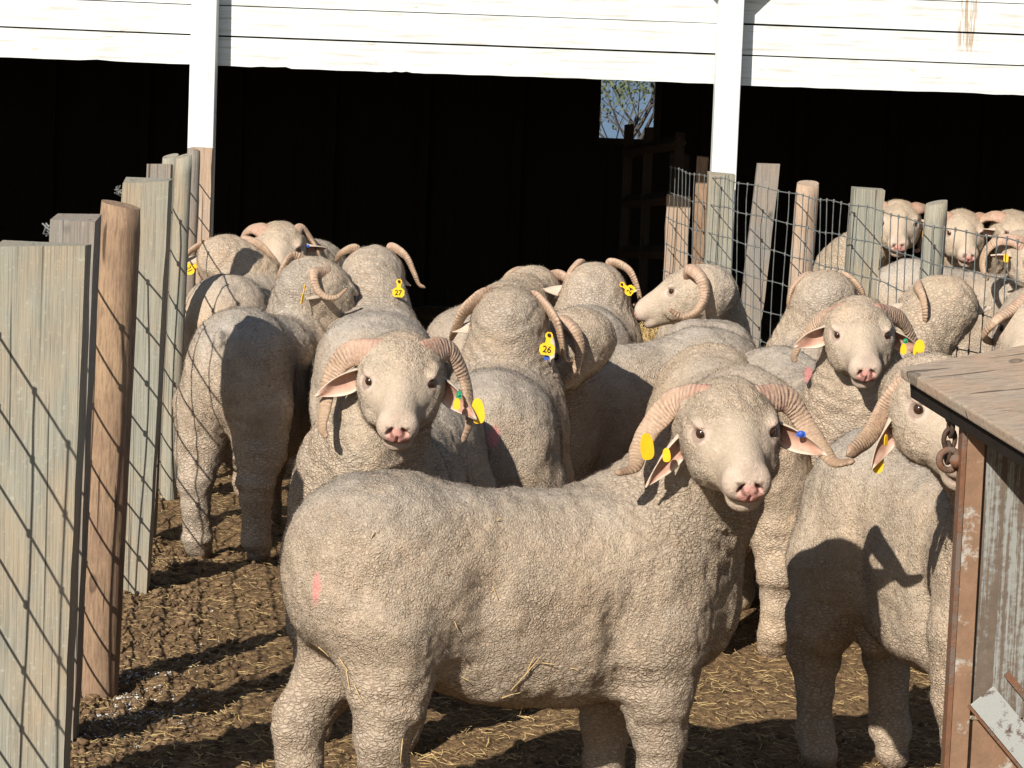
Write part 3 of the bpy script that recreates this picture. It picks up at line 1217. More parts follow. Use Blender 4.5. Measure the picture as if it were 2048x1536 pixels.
def make_ram(key, label, body, head, vox=(.011, .006), horns=None, ears=None, tags=(), dock=None, wounds=(), seed=1, feet=None, hs=1.0, girth=.93, zs=1.0, group=None, xs_=1.0, zo=0.0, skygreyk=1.0, fuzz=(18000, .009, .0011)):
    bx, by, byaw = body
    root = empty('ram', (bx, by, 0), R(byaw - 90))
    tag(root, label, 'ram', group or 'rams in the pen')
    MW = Matrix.Translation((bx, by, 0)) @ Matrix.Rotation(R(byaw - 90), 4, 'Z')
    MI = MW.inverted()
    hp, hq, hY, hyaw, hpit, hroll = head
    hw = at(hp, hq, hY)
    a, e = R(hyaw), R(hpit)
    d = Vector((math.sin(a), -math.cos(a), 0))
    u = d * math.cos(e) + Vector((0, 0, -math.sin(e)))
    w = d * math.sin(e) + Vector((0, 0, math.cos(e)))
    v = w.cross(u)
    rr = Matrix.Rotation(R(hroll), 3, u)
    v, w = rr @ v, rr @ w
    r3 = MI.to_3x3()
    ul, vl, wl_ = [np.array(r3 @ q, np.float32) for q in (u, v, w)]
    H = np.array(MI @ hw, np.float32)
    Q = np.stack([ul, vl, wl_])
    toL = lambda c: H + hs * (c[0] * ul + c[1] * vl + c[2] * wl_)
    pixL = lambda px, py, dy: np.array(MI @ at(px, py, hY + dy))

    # ---- field
    h, fh = vox
    hr = .26 * hs
    hc = H + .07 * ul
    lo = np.minimum(np.array([-.62, -.34, -.03]), hc - hr)
    hi = np.maximum(np.array([.58, .34, .9]), hc + hr)
    ax = [grid_axis(float(lo[k]), float(hi[k]), h, float(hc[k] - hr * .85), float(hc[k] + hr * .85), fh) for k in range(3)]
    f = Field(*ax)
    kn = [(x * xs_, zc * zs + zo, ya * girth, zb * zs) for x, zc, ya, zb in TRUNK]
    f.trunk(kn)
    ft = feet or [(0, 0)] * 4
    for i, (sx, sy) in enumerate(((-1, 1), (-1, -1), (1, 1), (1, -1))):
        dx, dy = ft[i]
        if sx < 0:
            f.ell((-.325, sy * .090, .565 * zs), (.150, .092 * girth, .205), .06)
            f.cone((-.345, sy * .104, .50), .104, (-.362 + dx * .3, sy * .108 + dy * .3, .36), .078, .05)
            hk = (-.40 + dx * .8, sy * .105 + dy * .8, .265)
            f.cone((-.362 + dx * .3, sy * .108 + dy * .3, .36), .078, hk, .057, .04)
            fl_ = (-.375 + dx, sy * .105 + dy, .075)
        else:
            f.ell((.29, sy * .108, .52 * zs), (.115, .085 * girth, .20), .06)
            f.cone((.285, sy * .115, .44), .092, (.285 + dx * .4, sy * .115 + dy * .4, .30), .068, .06)
            hk = (.295 + dx * .6, sy * .112 + dy * .6, .235)
            f.cone((.285 + dx * .4, sy * .115 + dy * .4, .30), .068, hk, .056, .04)
            fl_ = (.29 + dx, sy * .112 + dy, .075)
        f.cone(hk, .056, fl_, .046, .03)
        f.cone(fl_, .047, (fl_[0] + .02, fl_[1], .035), .043, .02)
        f.cone((fl_[0] + .018, fl_[1], .03), .040, (fl_[0] + .035, fl_[1], .012), .038, .012)
    # belly wool, brisket, scrotum
    f.ell((.03, 0, .375 * zs), (.27, .13, .065), .07)
    f.ell((.43, 0, .50), (.10, .11, .145), .06)
    f.cone((-.255, 0, .44), .035, (-.275, 0, .37), .055, .02)
    f.ell((-.275, .0, .345), (.055, .056, .072), .02)
    f.ell((-.02, 0, .345), (.05, .03, .03), .03)
    # tail dock
    if dock:
        f.ell((-.49, dock[0], dock[1] + .02), (.025, .022, .035), .03)
    # neck
    N0_ = N0 * np.array([1, 1, zs])
    n1 = N0_ + np.array([.13, 0, .13])
    n2 = H - .075 * hs * ul - .045 * hs * wl_
    bz = lambda t: (1 - t) ** 2 * N0_ + 2 * t * (1 - t) * n1 + t * t * n2
    NP = np.array([bz(t) for t in np.linspace(0, 1, 21)], np.float32)
    rad = [.172, .142, .114, .095, .086]
    for i in range(4):
        f.cone(bz(i / 4), rad[i], bz((i + 1) / 4), rad[i + 1], .07)
    # throat folds
    dn = np.array([0, 0, -1.0])
    for t_, r_ in ((.40, .085), (.68, .07)):
        c = bz(t_) + dn * .07 + np.array([.055, 0, 0])
        f.ell(c, (.10, .075, .105), .06)
    # folds before the thigh and behind the shoulder
    for s_ in (1, -1):
        f.cone((-.15, s_ * .225 * girth, .56), .022, (-.16, s_ * .19 * girth, .40), .034, .07) if False else f.ell((-.15, s_ * .215 * girth, .49), (.020, .036, .125), .06, None, 'sub')
        f.ell((.155, s_ * .215 * girth, .44), (.018, .034, .10), .05, None, 'sub')
    # ---- head
    E = lambda c, r_, k=.03, op='add': f.ell(toL(c), np.array(r_) * hs, k * hs, Q, op)
    Cn = lambda p, r1, q, r2, k=.03: f.cone(toL(p), r1 * hs, toL(q), r2 * hs, k * hs)
    E((-.022, 0, -.010), (.102, .104, .090), .05)
    E((.012, 0, .028), (.072, .090, .056), .03)
    Cn((-.02, 0, -.02), .098, (.055, 0, -.014), .083, .04)
    Cn((.03, 0, .000), .080, (.16, 0, -.008), .052, .03)
    Cn((.035, 0, .042), .040, (.200, 0, .014), .031, .025)
    Cn((.02, 0, -.062), .060, (.190, 0, -.046), .033, .03)
    for s_ in (1, -1):
        E((.055, s_ * .058, -.040), (.084, .041, .056), .03)
        E((.030, s_ * .080, .000), (.045, .024, .040), .025)
        E((.056, s_ * .077, .050), (.030, .016, .010), .016)
        E((.080, s_ * .070, .014), (.024, .014, .010), .010)
        E((.095, s_ * .046, .008), (.045, .022, .030), .02)
        E((.214, s_ * .022, -.004), (.034, .027, .034), .012)
    E((.210, 0, -.006), (.042, .046, .042), .02)
    E((.203, 0, -.056), (.034, .037, .024), .012)
    E((.238, 0, -.014), (.016, .017, .024), .012)
    for s_ in (1, -1):
        f.ell(toL((.084, s_ * .088, .030)), np.array((.0155, .0205, .0088)) * hs, .005, Q, 'sub')
        # slanting nostril slits
        q3 = Matrix.Rotation(R(s_ * 38), 3, Vector(ul)) @ Matrix(Q).transposed()
        Qs = np.array(q3.transposed(), np.float32)
        f.ell(toL((.253, s_ * .0185, .002)), np.array((.020, .0050, .0150)) * hs, .005, Qs, 'sub')
    E((.246, 0, -.037), (.020, .040, .0032), .004, 'sub')
    E((.253, 0, -.022), (.012, .0022, .014), .004, 'sub')
    V, Fq = surface_net(f)
    # ---- masks and small relief
    me = mesh_np('body', V, Fq)
    NB = np.zeros(len(V) * 3, np.float32)
    me.vertices.foreach_get('normal', NB)
    NB = NB.reshape(-1, 3)
    hl = (V - H) @ Q.T / hs
    near = sstep(.20, .14, np.sqrt(((hl - np.array((.09, 0, 0))) / np.array((1.1, .85, .9))) ** 2 @ np.ones(3)))
    nz = noise3(V + seed, 24, seed)
    uu = hl[:, 0] + .016 * nz + .28 * np.abs(hl[:, 1]) * (hl[:, 1] ** 2 > 0) * 0
    face = sstep(.055, .140, uu + .03 * sstep(.045, .085, np.abs(hl[:, 1])) * sstep(-.02, .03, hl[:, 2]) - .05 * sstep(-.02, -.06, hl[:, 2]) - .055 * sstep(.042, .066, np.abs(hl[:, 1])) * sstep(.02, -.015, hl[:, 2])) * near
    eyed = np.sqrt(((np.abs(hl[:, 1]) - .082) / 1.0) ** 2 + (hl[:, 0] - .082) ** 2 + (hl[:, 2] - .030) ** 2)
    skin = sstep(.034, .020, eyed + .006 * nz + .35 * np.maximum(0, .020 - hl[:, 2]) ) * .72
    skin = np.maximum(skin, sstep(.195, .235, hl[:, 0] + .014 * nz) * near * .45)
    nose = sstep(.030, .017, np.sqrt((hl[:, 0] - .247) ** 2 + (hl[:, 1] * .85) ** 2 + ((hl[:, 2] + .015) * .85) ** 2) + .003 * nz) * near
    nostril = sstep(.0065, .004, np.abs(np.abs(hl[:, 1]) - .0175 - .55 * (hl[:, 2] - .001))) * sstep(.016, .011, np.abs(hl[:, 2] - .002)) * sstep(.232, .24, hl[:, 0]) * near
    horny = np.maximum(nostril * .8, sstep(.0215, .0175, eyed) * sstep(.0, -.012, hl[:, 2] - .044) * .55 * near)
    horny = np.maximum(horny, sstep(.0035, .002, np.abs(hl[:, 2] + .037)) * sstep(.215, .225, hl[:, 0]) * near * .7)
    tan = sstep(.03, .012, np.sqrt((hl[:, 0] - .225) ** 2 + (hl[:, 1]) ** 2 + (hl[:, 2] - .03) ** 2)) * near
    horny = np.maximum(horny, sstep(.03, .012, V[:, 2] + .008 * nz) * .45)
    horny = np.maximum(horny, tan * .34 * (.6 + .4 * nz))
    pink = nose * .8
    if dock:
        dd = np.sqrt(((V[:, 1] - dock[0]) / .011) ** 2 + ((V[:, 2] - dock[1]) / .032) ** 2) + .3 * nz
        pink = np.maximum(pink, sstep(1.15, .75, dd) * (V[:, 0] < -.42) * dock[2])
        dirtd = sstep(.13, .03, np.sqrt((V[:, 1] - dock[0]) ** 2 + (V[:, 2] - dock[1]) ** 2)) * (V[:, 0] < -.4) * .3
    else:
        dirtd = 0
    for (px_, py_, rx_, rz_) in wounds:
        P2 = np.array([list(MW @ Vector(q.tolist())) for q in V[::1]]) if False else V
        c_ = np.array(MI @ at(px_, py_, by))
        dirv = np.array(r3 @ ray(px_, py_))
        dv = (V - c_) - ((V - c_) @ dirv)[:, None] * dirv
        hor = np.array(r3 @ Vector((1, 0, 0)))
        dd = np.sqrt(((dv @ hor) / rx_) ** 2 + (dv[:, 2] / rz_) ** 2) + .35 * nz
        facing = (NB @ dirv) < -.1
        frontmost = ((V - c_) @ dirv) < .12
        pink = np.maximum(pink, sstep(1.2, .7, dd) * facing * frontmost)
    onhead = sstep(.23, .15, np.sqrt(((hl - np.array((.06, 0, 0))) ** 2).sum(1)))
    dirt = np.clip(sstep(.66, .82, V[:, 2]) * sstep(.33, .15, V[:, 0]) * (1 - onhead) * .8 * skygreyk + dirtd + .25 * sstep(.45, .25, V[:, 2]) * sstep(-.2, .5, noise3(V + seed, 7, 3)), 0, 1)  # upper-back grey paints in sky light; dock and low-leg terms are dirt
    # neck closeness
    dn_ = np.min(((V[:, None, :] - NP[None, 4::2, :]) ** 2).sum(-1), 1) ** .5
    neckz = sstep(.24, .15, dn_) * (1 - onhead)
    legz = sstep(.50, .36, V[:, 2]) * (1 - neckz)
    belly = sstep(.52, .40, V[:, 2])
    chest = sstep(.16, .38, V[:, 0]) * sstep(.78, .60, V[:, 2]) * (1 - onhead)
    zone = np.clip(legz * .95 + .85 * neckz + .8 * chest, 0, 1)
    cols = np.ones((len(V), 4), np.float32)
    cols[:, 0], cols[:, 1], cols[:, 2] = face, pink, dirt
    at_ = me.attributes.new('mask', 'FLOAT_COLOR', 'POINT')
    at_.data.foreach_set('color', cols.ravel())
    cols2 = np.ones((len(V), 4), np.float32)
    cols2[:, 0], cols2[:, 1], cols2[:, 2] = zone, skin, horny
    at2 = me.attributes.new('zone', 'FLOAT_COLOR', 'POINT')
    at2.data.foreach_set('color', cols2.ravel())
    disp = (.0045 * noise3(V + seed, 12, seed + 1) * (1 - .6 * onhead) + .0026 * noise3(V + seed, 32, seed + 2) + .0020 * noise3(V + seed, 70, seed + 5)) * (1 - .9 * face)
    S = V.copy()
    S[:, :2] *= 9
    S[:, 2] *= 34
    disp += .0065 * noise3(S + seed, 1.0, seed + 3) * legz * (1 - face)
    # neck rings follow the neck
    ti = np.argmin(((V[:, None, :] - NP[None, :, :]) ** 2).sum(-1), 1)
    tang = np.gradient(NP, axis=0)
    tang /= np.linalg.norm(tang, axis=1)[:, None]
    seglen = np.r_[0, np.cumsum(np.linalg.norm(np.diff(NP, axis=0), axis=1))]
    along = seglen[ti] + ((V - NP[ti]) * tang[ti]).sum(1)
    ring = np.sin(along * 165 + 3.2 * noise3(V + seed, 7, seed + 4) + 2.0 * noise3(V + seed, 18, seed + 6))
    disp += .0016 * ring * neckz * (1 - face)
    disp += .004 * noise3(V + seed, 3.6, seed + 8) * (1 - onhead)
    me.vertices.foreach_set('co', (V + NB * disp[:, None]).astype(np.float32).ravel())
    me.update()
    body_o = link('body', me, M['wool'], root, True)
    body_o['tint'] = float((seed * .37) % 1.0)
    if fuzz:
        fibres(me, cols, cols2, fuzz, root, seed)

    # ---- eyes
    for s_ in (1, -1):
        bm = bmesh.new()
        bmesh.ops.create_uvsphere(bm, u_segments=14, v_segments=10, radius=.0130 * hs)
        em = bpy.data.meshes.new('eye')
        bm.to_mesh(em)
        bm.free()
        em.transform(Matrix.Translation(Vector(toL((.077, s_ * .0735, .030)).tolist())))
        link('eye', em, M['eye'], root, True)
    # ---- horns (1 = the ram's left)
    for s_ in (1, -1):
        spec = (horns or {}).get(s_)
        if spec == 'none': continue
        if spec is None:
            pts = [toL((c[0], c[1] * s_, c[2])) for c in HORN]
            nrm = ul * .55 + wl_ * .8
            hm = horn_mesh(pts, nrm, .040 * hs, .007 * hs, .021 * hs, seed * 3 + s_ + 5)
        else:
            base = [toL((-.012, .030 * s_, .038)), toL((-.008, .056 * s_, .054))] if spec.get('base', True) else []
            pts = base + [pixL(*q) for q in spec['px']]
            nv = spec.get('n', (0, -1, .3))
            hm = horn_mesh(pts, np.array(r3 @ Vector(nv)), spec.get('w', .036) * .92, spec.get('w1', .007), spec.get('t', .021) * .85, seed * 3 + s_ + 5, twist=spec.get('tw', 0))
        link('horn', hm, M['horn'], root, True)
    # ---- ears
    for s_ in (1, -1):
        spec = (ears or {}).get(s_)
        if spec == 'none': continue
        B = toL((-.018, s_ * .074, .004))
        W = .031 * hs
        if spec is None:
            T_ = toL((-.005, s_ * .195, -.022))
            od = ul * .75 - wl_ * .35 + vl * s_ * .1
        else:
            T_ = pixL(*spec['tip'])
            od = np.array(r3 @ Vector(spec.get('open', (0, -1, -.3))))
            W = spec.get('W', W)
            if 'b' in spec: B = toL((spec['b'][0], s_ * spec['b'][1], spec['b'][2]))
        link('ear', ear_mesh(B, T_, od, W, seed), M['ear'], root, True)
    # ---- tags
    for tg in tags:
        kind = tg.get('kind', 'plate')
        tm = tag_mesh(kind, tg['w'], tg['h'])
        O = Matrix.Translation(at(tg['px'], tg['py'], hY + tg.get('dy', 0))) @ Matrix.Rotation(R(tg.get('turn', 0)), 4, 'Z') @ Matrix.Rotation(R(90 - tg.get('tilt', 0)), 4, 'X') @ Matrix.Rotation(R(tg.get('rot', 0)), 4, 'Z')
        tm.transform(MI @ O)
        o = link('ear_tag', tm, M[tg.get('mat', 'yellow')], root)
        if tg.get('lab'): o['label'] = tg['lab']
        if tg.get('txt'):
            xm = text_mesh(tg['txt'], tg['h'] * tg.get('ts', .52))
            xm.transform(Matrix.Diagonal((.92, 1, 1, 1)))
            xm.transform(Matrix.Translation((0, -tg['h'] * .2, .0017)))
            xm.transform(MI @ O)
            link('tag_number', xm, M['ink'], o)
        if kind == 'plate' and tg.get('stud', True):
            bm = bmesh.new()
            bmesh.ops.create_cone(bm, cap_ends=True, segments=12, radius1=tg['w'] * .13, radius2=tg['w'] * .1, depth=.006, matrix=Matrix.Translation((0, tg['h'] * .6, .003)))
            sm = bpy.data.meshes.new('tag_stud')
            bm.to_mesh(sm)
            bm.free()
            sm.transform(MI @ O)
            link('tag_stud', sm, M['ink'], o)
    return root


FACE = 27
# ---- foreground ram, side-on, head turned to the lens
make_ram('A', 'big ram standing side-on in front with its head turned to the camera', (.028, 6.42, 116), (1456, 850, 6.38, 9, 25, 3), (.0075, .0042), feet=[(-.07, .0), (.05, -.02), (0, 0), (.02, 0)],
         horns={-1: dict(px=[(1350, 805, .03), (1305, 850, .04), (1280, 895, .01), (1268, 935, -.04), (1236, 946, -.08)], w=.044, t=.017, n=(0, -1, .25), w1=.009, tw=-.5),
                1: dict(px=[(1572, 800, .04), (1607, 845, .05), (1640, 890, .01), (1668, 925, -.04), (1703, 924, -.07)], w=.040, t=.017, n=(0, -1, .25), w1=.009, tw=.5)},
         ears={-1: dict(tip=(1300, 978, -.05), open=(.8, -1, .0), W=.029), 1: dict(tip=(1650, 915, -.04), open=(-.1, -1, -.35), W=.029)},
         tags=[dict(px=1294, py=893, dy=-.07, w=.030, h=.058, kind='oval', rot=8, turn=20, lab='yellow tag hanging behind the ear'), dict(px=1333, py=910, dy=-.06, w=.017, h=.030, kind='oval', rot=5),
               dict(px=1602, py=868, dy=-.03, w=.020, h=.014, kind='stud', mat='blue_plastic')],
         wounds=[(631, 1172, .010, .034)], xs_=1.06, girth=1.0, zo=-.019, seed=11, hs=1.0, fuzz=(70000, .0070, .0007))
# ---- ram facing the lens behind the foreground ram
make_ram('B', 'ram staring straight at the camera behind the rump of the big side-on ram', (-.29, 7.55, -10), (802, 748, 6.98, 1, 29, 0), (.009, .0042), hs=.94,
         horns={-1: dict(px=[(700, 708, .0), (663, 755, .02), (650, 815, .0), (645, 855, -.03), (652, 872, -.05)], w=.042, t=.017, n=(0, -1, .25)),
                1: dict(px=[(895, 700, .05), (925, 750, .08), (936, 800, .06), (938, 845, .02), (926, 880, -.01)], w=.040, n=(.5, -1, .3))},
         ears={-1: dict(tip=(634, 796, -.03), open=(.2, -1, -.25), W=.030), 1: dict(tip=(948, 842, -.03), open=(-.2, -1, -.3), W=.029)},
         tags=[dict(px=956, py=822, dy=.0, w=.030, h=.060, kind='oval', rot=6), dict(px=914, py=808, dy=-.05, w=.015, h=.027, kind='oval'),
               dict(px=918, py=790, dy=-.045, w=.013, h=.020, kind='stud', mat='green_plastic')], seed=12, fuzz=(52000, .0075, .0008))
# ---- smaller ram facing the lens by the right fence
make_ram('C', 'ram facing the camera with head raised above the corner of the feed trough', (.90, 8.92, 16), (1718, 660, 8.40, 1, FACE, 2), (.010, .005), hs=.90,
         horns={-1: dict(px=[(1640, 640, .06), (1605, 680, .09), (1590, 710, .05), (1590, 722, .0)], w=.040, n=(0, -1, .5)),
                1: dict(px=[(1800, 640, .06), (1830, 690, .10), (1845, 730, .06), (1848, 760, .02)], w=.038, n=(.3, -1, .4))},
         ears={-1: dict(tip=(1592, 697, -.02), open=(.1, -1, -.3), W=.032), 1: dict(tip=(1840, 712, -.0), open=(-.2, -1, -.4), W=.03)},
         tags=[dict(px=1838, py=697, dy=-.02, w=.030, h=.050, kind='oval', rot=-8), dict(px=1807, py=698, dy=-.05, w=.017, h=.030, kind='oval'),
               dict(px=1811, py=682, dy=-.045, w=.014, h=.014, kind='stud', mat='green_plastic')],
         wounds=[(1617, 752, .012, .026)], seed=13, fuzz=(38000, .008, .0009))
# ---- ram at the trough
make_ram('D', 'ram with its nose against the corner post of the feed trough', (1.03, 6.93, 25), (1877, 806, 6.30, 12, 26, -3), (.009, .0046),
         horns={-1: dict(px=[(1800, 782, -.02), (1766, 826, -.01), (1738, 872, -.04), (1702, 904, -.08)], w=.035, t=.017, n=(-.2, -1, .25), w1=.016, tw=-.4), 1: None},
         ears={-1: dict(tip=(1752, 940, -.05), open=(.7, -1, 0), W=.030), 1: None},
         tags=[dict(px=1757, py=925, dy=-.02, w=.022, h=.046, kind='oval', rot=-5), dict(px=1772, py=880, dy=-.08, w=.012, h=.024, kind='oval', turn=50), dict(px=1755, py=866, dy=-.02, w=.008, h=.010, kind='stud')],
         girth=.84, seed=14, fuzz=(52000, .0075, .0008))
# ---- rams seen from behind
make_ram('E', 'ram seen from behind beside the left fence with a post shadow across its rump', (-.82, 10.16, 164), (646, 578, 10.42, 128, 40, 0), (.011, .006),
         horns={1: dict(px=[(590, 512, .02), (568, 530, -.02), (555, 570, -.02), (552, 600, 0)], w=.026, n=(-.5, -1, .4)),
                -1: dict(px=[(632, 545, -.13), (634, 575, -.16), (650, 592, -.17), (672, 594, -.17), (692, 578, -.16)], w=.032, n=(0, -1, .2), t=.026, base=True)},
         ears={-1: dict(tip=(612, 607, -.16), open=(.4, .6, -1), W=.022), 1: None},
         tags=[dict(px=606, py=592, dy=-.18, w=.012, h=.055, rot=-17, turn=60, kind='plate')],
         dock=(.0, .72, .0), girth=.86, seed=15, fuzz=(36000, .010, .001))
make_ram('F', 'ram seen from behind against the left fence with widespread flat horns', (-1.06, 11.55, 176), (452, 520, 11.95, 178, 30, 0), (.012, .0075),
         horns={1: dict(px=[(425, 482, 0), (398, 490, -.03), (375, 508, -.04), (360, 535, -.03)], w=.028, n=(0, -1, .6)),
                -1: dict(px=[(490, 482, 0), (520, 490, -.03), (543, 512, -.04), (560, 532, -.03)], w=.028, n=(0, -1, .6))},
         ears={1: None, -1: dict(tip=(528, 522, -.02), open=(0, .2, -1), W=.03)},
         tags=[dict(px=383, py=536, dy=-.06, w=.046, h=.052, rot=-62, txt='21')], seed=16)
make_ram('G', 'farthest ram at left facing the camera with only its forehead showing', (-.90, 13.2, 2), (560, 492, 12.6, 3, FACE, 0), (.013, .0075),
         horns={-1: None, 1: dict(px=[(602, 455, .03), (620, 475, .05), (635, 500, .03), (640, 515, 0)], w=.03)},
         tags=[dict(px=616, py=492, dy=-.02, w=.014, h=.012, kind='stud', mat='blue_plastic')], seed=17)
make_ram('H', 'broad backed ram seen from behind with a yellow ear tag reading 27', (-.47, 10.15, 184), (748, 548, 10.75, 178, 30, 0), (.010, .0065),
         horns={1: dict(px=[(710, 497, 0), (685, 505, -.01), (672, 522, .02)], w=.026, n=(0, -1, .5)),
                -1: dict(px=[(785, 495, 0), (812, 512, -.03), (828, 545, -.04), (838, 568, -.04), (848, 574, -.05)], w=.027, n=(0, -1, .5))},
         ears={1: None, -1: dict(tip=(816, 577, -.03), open=(0, .3, -1), W=.028)},
         tags=[dict(px=797, py=580, dy=-.31, w=.042, h=.050, txt='27', rot=-2)], girth=1.2, seed=18)
make_ram('I', 'ram seen from behind with a yellow ear tag reading 26 and a pink tail wound', (-.03, 8.52, 178), (1022, 640, 8.90, 176, 28, 0), (.009, .0055),
         horns={1: dict(px=[(965, 595, -.02), (930, 620, -.05), (912, 655, -.04), (902, 680, 0)], w=.046, n=(-.3, -1, .3)),
                -1: dict(px=[(1080, 600, -.03), (1112, 640, -.08), (1124, 685, -.08), (1128, 715, -.06), (1142, 722, -.04)], w=.040, n=(.5, -1, .2))},
         ears={1: dict(tip=(908, 672, -.04), open=(0, .5, -1), W=.03), -1: dict(tip=(1112, 758, -.10), open=(.9, .5, -.2), W=.032)},
         tags=[dict(px=1095, py=692, dy=-.16, w=.045, h=.054, txt='26', rot=-6), dict(px=1093, py=716, dy=-.15, w=.016, h=.012, kind='oval', mat='blue_plastic', rot=35)],
         wounds=[(988, 877, .014, .028)], seed=19, fuzz=(38000, .008, .0009))
make_ram('J', 'side-on ram with its face hidden behind the neck of the ram tagged 26', (.37, 9.62, -62), (1128, 690, 9.08, -58, 40, 0), (.010, .006),
         horns={-1: None, 1: dict(px=[(1120, 640, -.10), (1148, 660, -.13), (1160, 700, -.13), (1150, 740, -.13), (1125, 763, -.13), (1108, 768, -.13)], w=.031, n=(.3, -1, .1))},
         ears={-1: None, 1: dict(tip=(1146, 664, -.12), open=(.3, -1, -.3), W=.018)},
         seed=20, fuzz=(38000, .0095, .0009))
make_ram('K', 'ram seen from behind with a yellow ear tag reading 24', (.27, 10.75, 176), (1190, 580, 11.15, 176, 30, 0), (.011, .0065),
         horns={1: dict(px=[(1160, 525, -.02), (1140, 545, -.05), (1128, 575, -.05), (1118, 590, -.02)], w=.028, n=(-.2, -1, .4)),
                -1: dict(px=[(1225, 525, -.02), (1258, 540, -.05), (1275, 575, -.06), (1280, 605, -.05), (1268, 610, -.04)], w=.031, n=(.2, -1, .4))},
         ears={1: None, -1: dict(tip=(1277, 588, -.06), open=(0, .4, -1), W=.028)},
         tags=[dict(px=1256, py=578, dy=-.13, w=.040, h=.048, txt='24', rot=55)], seed=21)
make_ram('L', 'ram half hidden behind those tagged 26 and 24, one horn showing', (-.10, 10.6, 172), (1068, 585, 11.4, 172, 30, 0), (.012, .007),
         horns={1: dict(px=[(1040, 540, 0), (1018, 548, -.03), (1004, 565, -.03), (996, 580, 0)], w=.028, n=(-.2, -1, .4)), -1: None}, seed=22)
make_ram('M', 'ram in left profile with a full curled horn by the right barn post', (.70, 10.85, 178), (1386, 578, 10.75, -94, 26, 0), (.011, .0055), hs=.9,
         horns={1: dict(px=[(1380, 538, -.10), (1402, 556, -.13), (1410, 590, -.14), (1394, 622, -.15), (1365, 634, -.16), (1340, 620, -.17)], w=.034, n=(0, -1, .1), t=.026), -1: None},
         ears={1: dict(tip=(1412, 630, -.08), open=(0, -1, -.4), W=.02), -1: None}, zo=-.04, dock=(.03, .66, .9), seed=23)
make_ram('N', 'ram seen from behind between the right fence and the ram facing the camera', (1.0, 9.85, 176), (1650, 600, 10.15, 177, 30, 0), (.011, .0065),
         horns={1: dict(px=[(1615, 552, 0), (1588, 572, -.03), (1578, 605, -.03), (1584, 632, 0)], w=.030, n=(-.2, -1, .4)),
                -1: dict(px=[(1690, 552, 0), (1715, 570, -.03), (1727, 595, -.03), (1722, 620, 0)], w=.028, n=(.2, -1, .4))},
         ears={1: dict(tip=(1583, 655, -.02), open=(0, -.2, -1), W=.024), -1: None}, seed=24)
make_ram('O', 'ram turned away along the right fence with two ribbed horns and no tag', (1.28, 9.1, 196), (1872, 612, 9.6, 205, 28, 0), (.010, .006),
         horns={1: dict(px=[(1836, 575, -.12), (1846, 600, -.18), (1850, 630, -.19), (1846, 660, -.17)], w=.034, n=(-.2, -1, .3)),
                -1: dict(px=[(1900, 566, -.02), (1922, 590, -.04), (1930, 620, -.04), (1925, 638, -.01)], w=.022, n=(.5, -1, .3))},
         ears={1: None, -1: None}, seed=25)
make_ram('P', 'ram mostly beyond the right edge with one pointed horn over the trough lid', (1.62, 8.05, -20), (2075, 648, 7.9, -20, FACE, 0), (.012, .006),
         horns={-1: dict(px=[(2050, 596, -.02), (2018, 622, -.06), (1990, 642, -.09), (1968, 672, -.05), (1990, 688, 0)], w=.034, n=(0, -1, .4)), 1: None},
         ears={-1: dict(tip=(2022, 690, -.08), open=(.4, -1, -.2), W=.03), 1: None},
         tags=[dict(px=2018, py=680, dy=-.03, w=.026, h=.044, kind='oval', rot=12), dict(px=2046, py=676, dy=-.10, w=.012, h=.022, kind='oval')], seed=26)
make_ram('R', 'ram with lowered hidden head, only its back showing behind the head of the foreground ram', (.64, 8.85, 186), (1430, 900, 9.45, 186, 55, 0), (.010, .008), seed=27)
# ---- rams on the far side of the right fence
g2 = 'rams beyond the right fence'
make_ram('Q1', 'ram beyond the fence looking between the two greenish posts', (1.70, 15.15, -12), (1797, 442, 14.55, -6, FACE, 0), (.013, .0075),
         tags=[dict(px=1848, py=468, dy=-.03, w=.020, h=.045, kind='oval')], seed=31, group=g2)
make_ram('Q2', 'ram beyond the fence showing its eyes just above the side-on ram back', (2.30, 15.1, -8), (1924, 462, 14.55, 2, FACE, 0), (.013, .0075), seed=32, group=g2)
make_ram('Q3', 'ram beyond the fence with a raised white forehead near the right edge', (2.66, 15.0, 10), (2030, 462, 14.5, 14, FACE, 0), (.013, .0075),
         tags=[dict(px=1996, py=473, dy=-.04, w=.018, h=.03, kind='oval')], seed=33, group=g2)
make_ram('Q4', 'ram standing side-on beyond the fence with its long flank along the wire', (2.12, 13.75, 92), (2058, 512, 13.45, 30, 42, 0), (.012, .007),
         tags=[dict(px=2012, py=516, dy=-.1, w=.022, h=.04, kind='oval')], seed=34, group=g2)
make_ram('Q5', 'ram shoulder showing behind the wide greenish fence post', (1.52, 14.35, 84), (1905, 475, 14.9, 60, 40, 0), (.013, .009), seed=35, group=g2) if False else None

# ------------------------------------------------------------------ feed trough at the lower right
def rust_paint(name, base, rust, amt, scale):
    m = NT(name, .7, .35)
    p = m.coord()
    n = m.noise(m.mapp(p, scale), 1.0, 6, .7)
    n2 = m.noise(p, 90, 3, .6)
    f = m.ramp(m.math('ADD', n, m.math('MULTIPLY', n2, .25)), [(amt, 0), (amt + .09, 1)])
    r = m.mix(m.noise(p, 40, 4, .7), rust, tuple(x * .45 for x in rust))
    c = m.mix(f, base, r)
    return m.out(c, m.bump(m.math('ADD', f, n2), .4, .002))


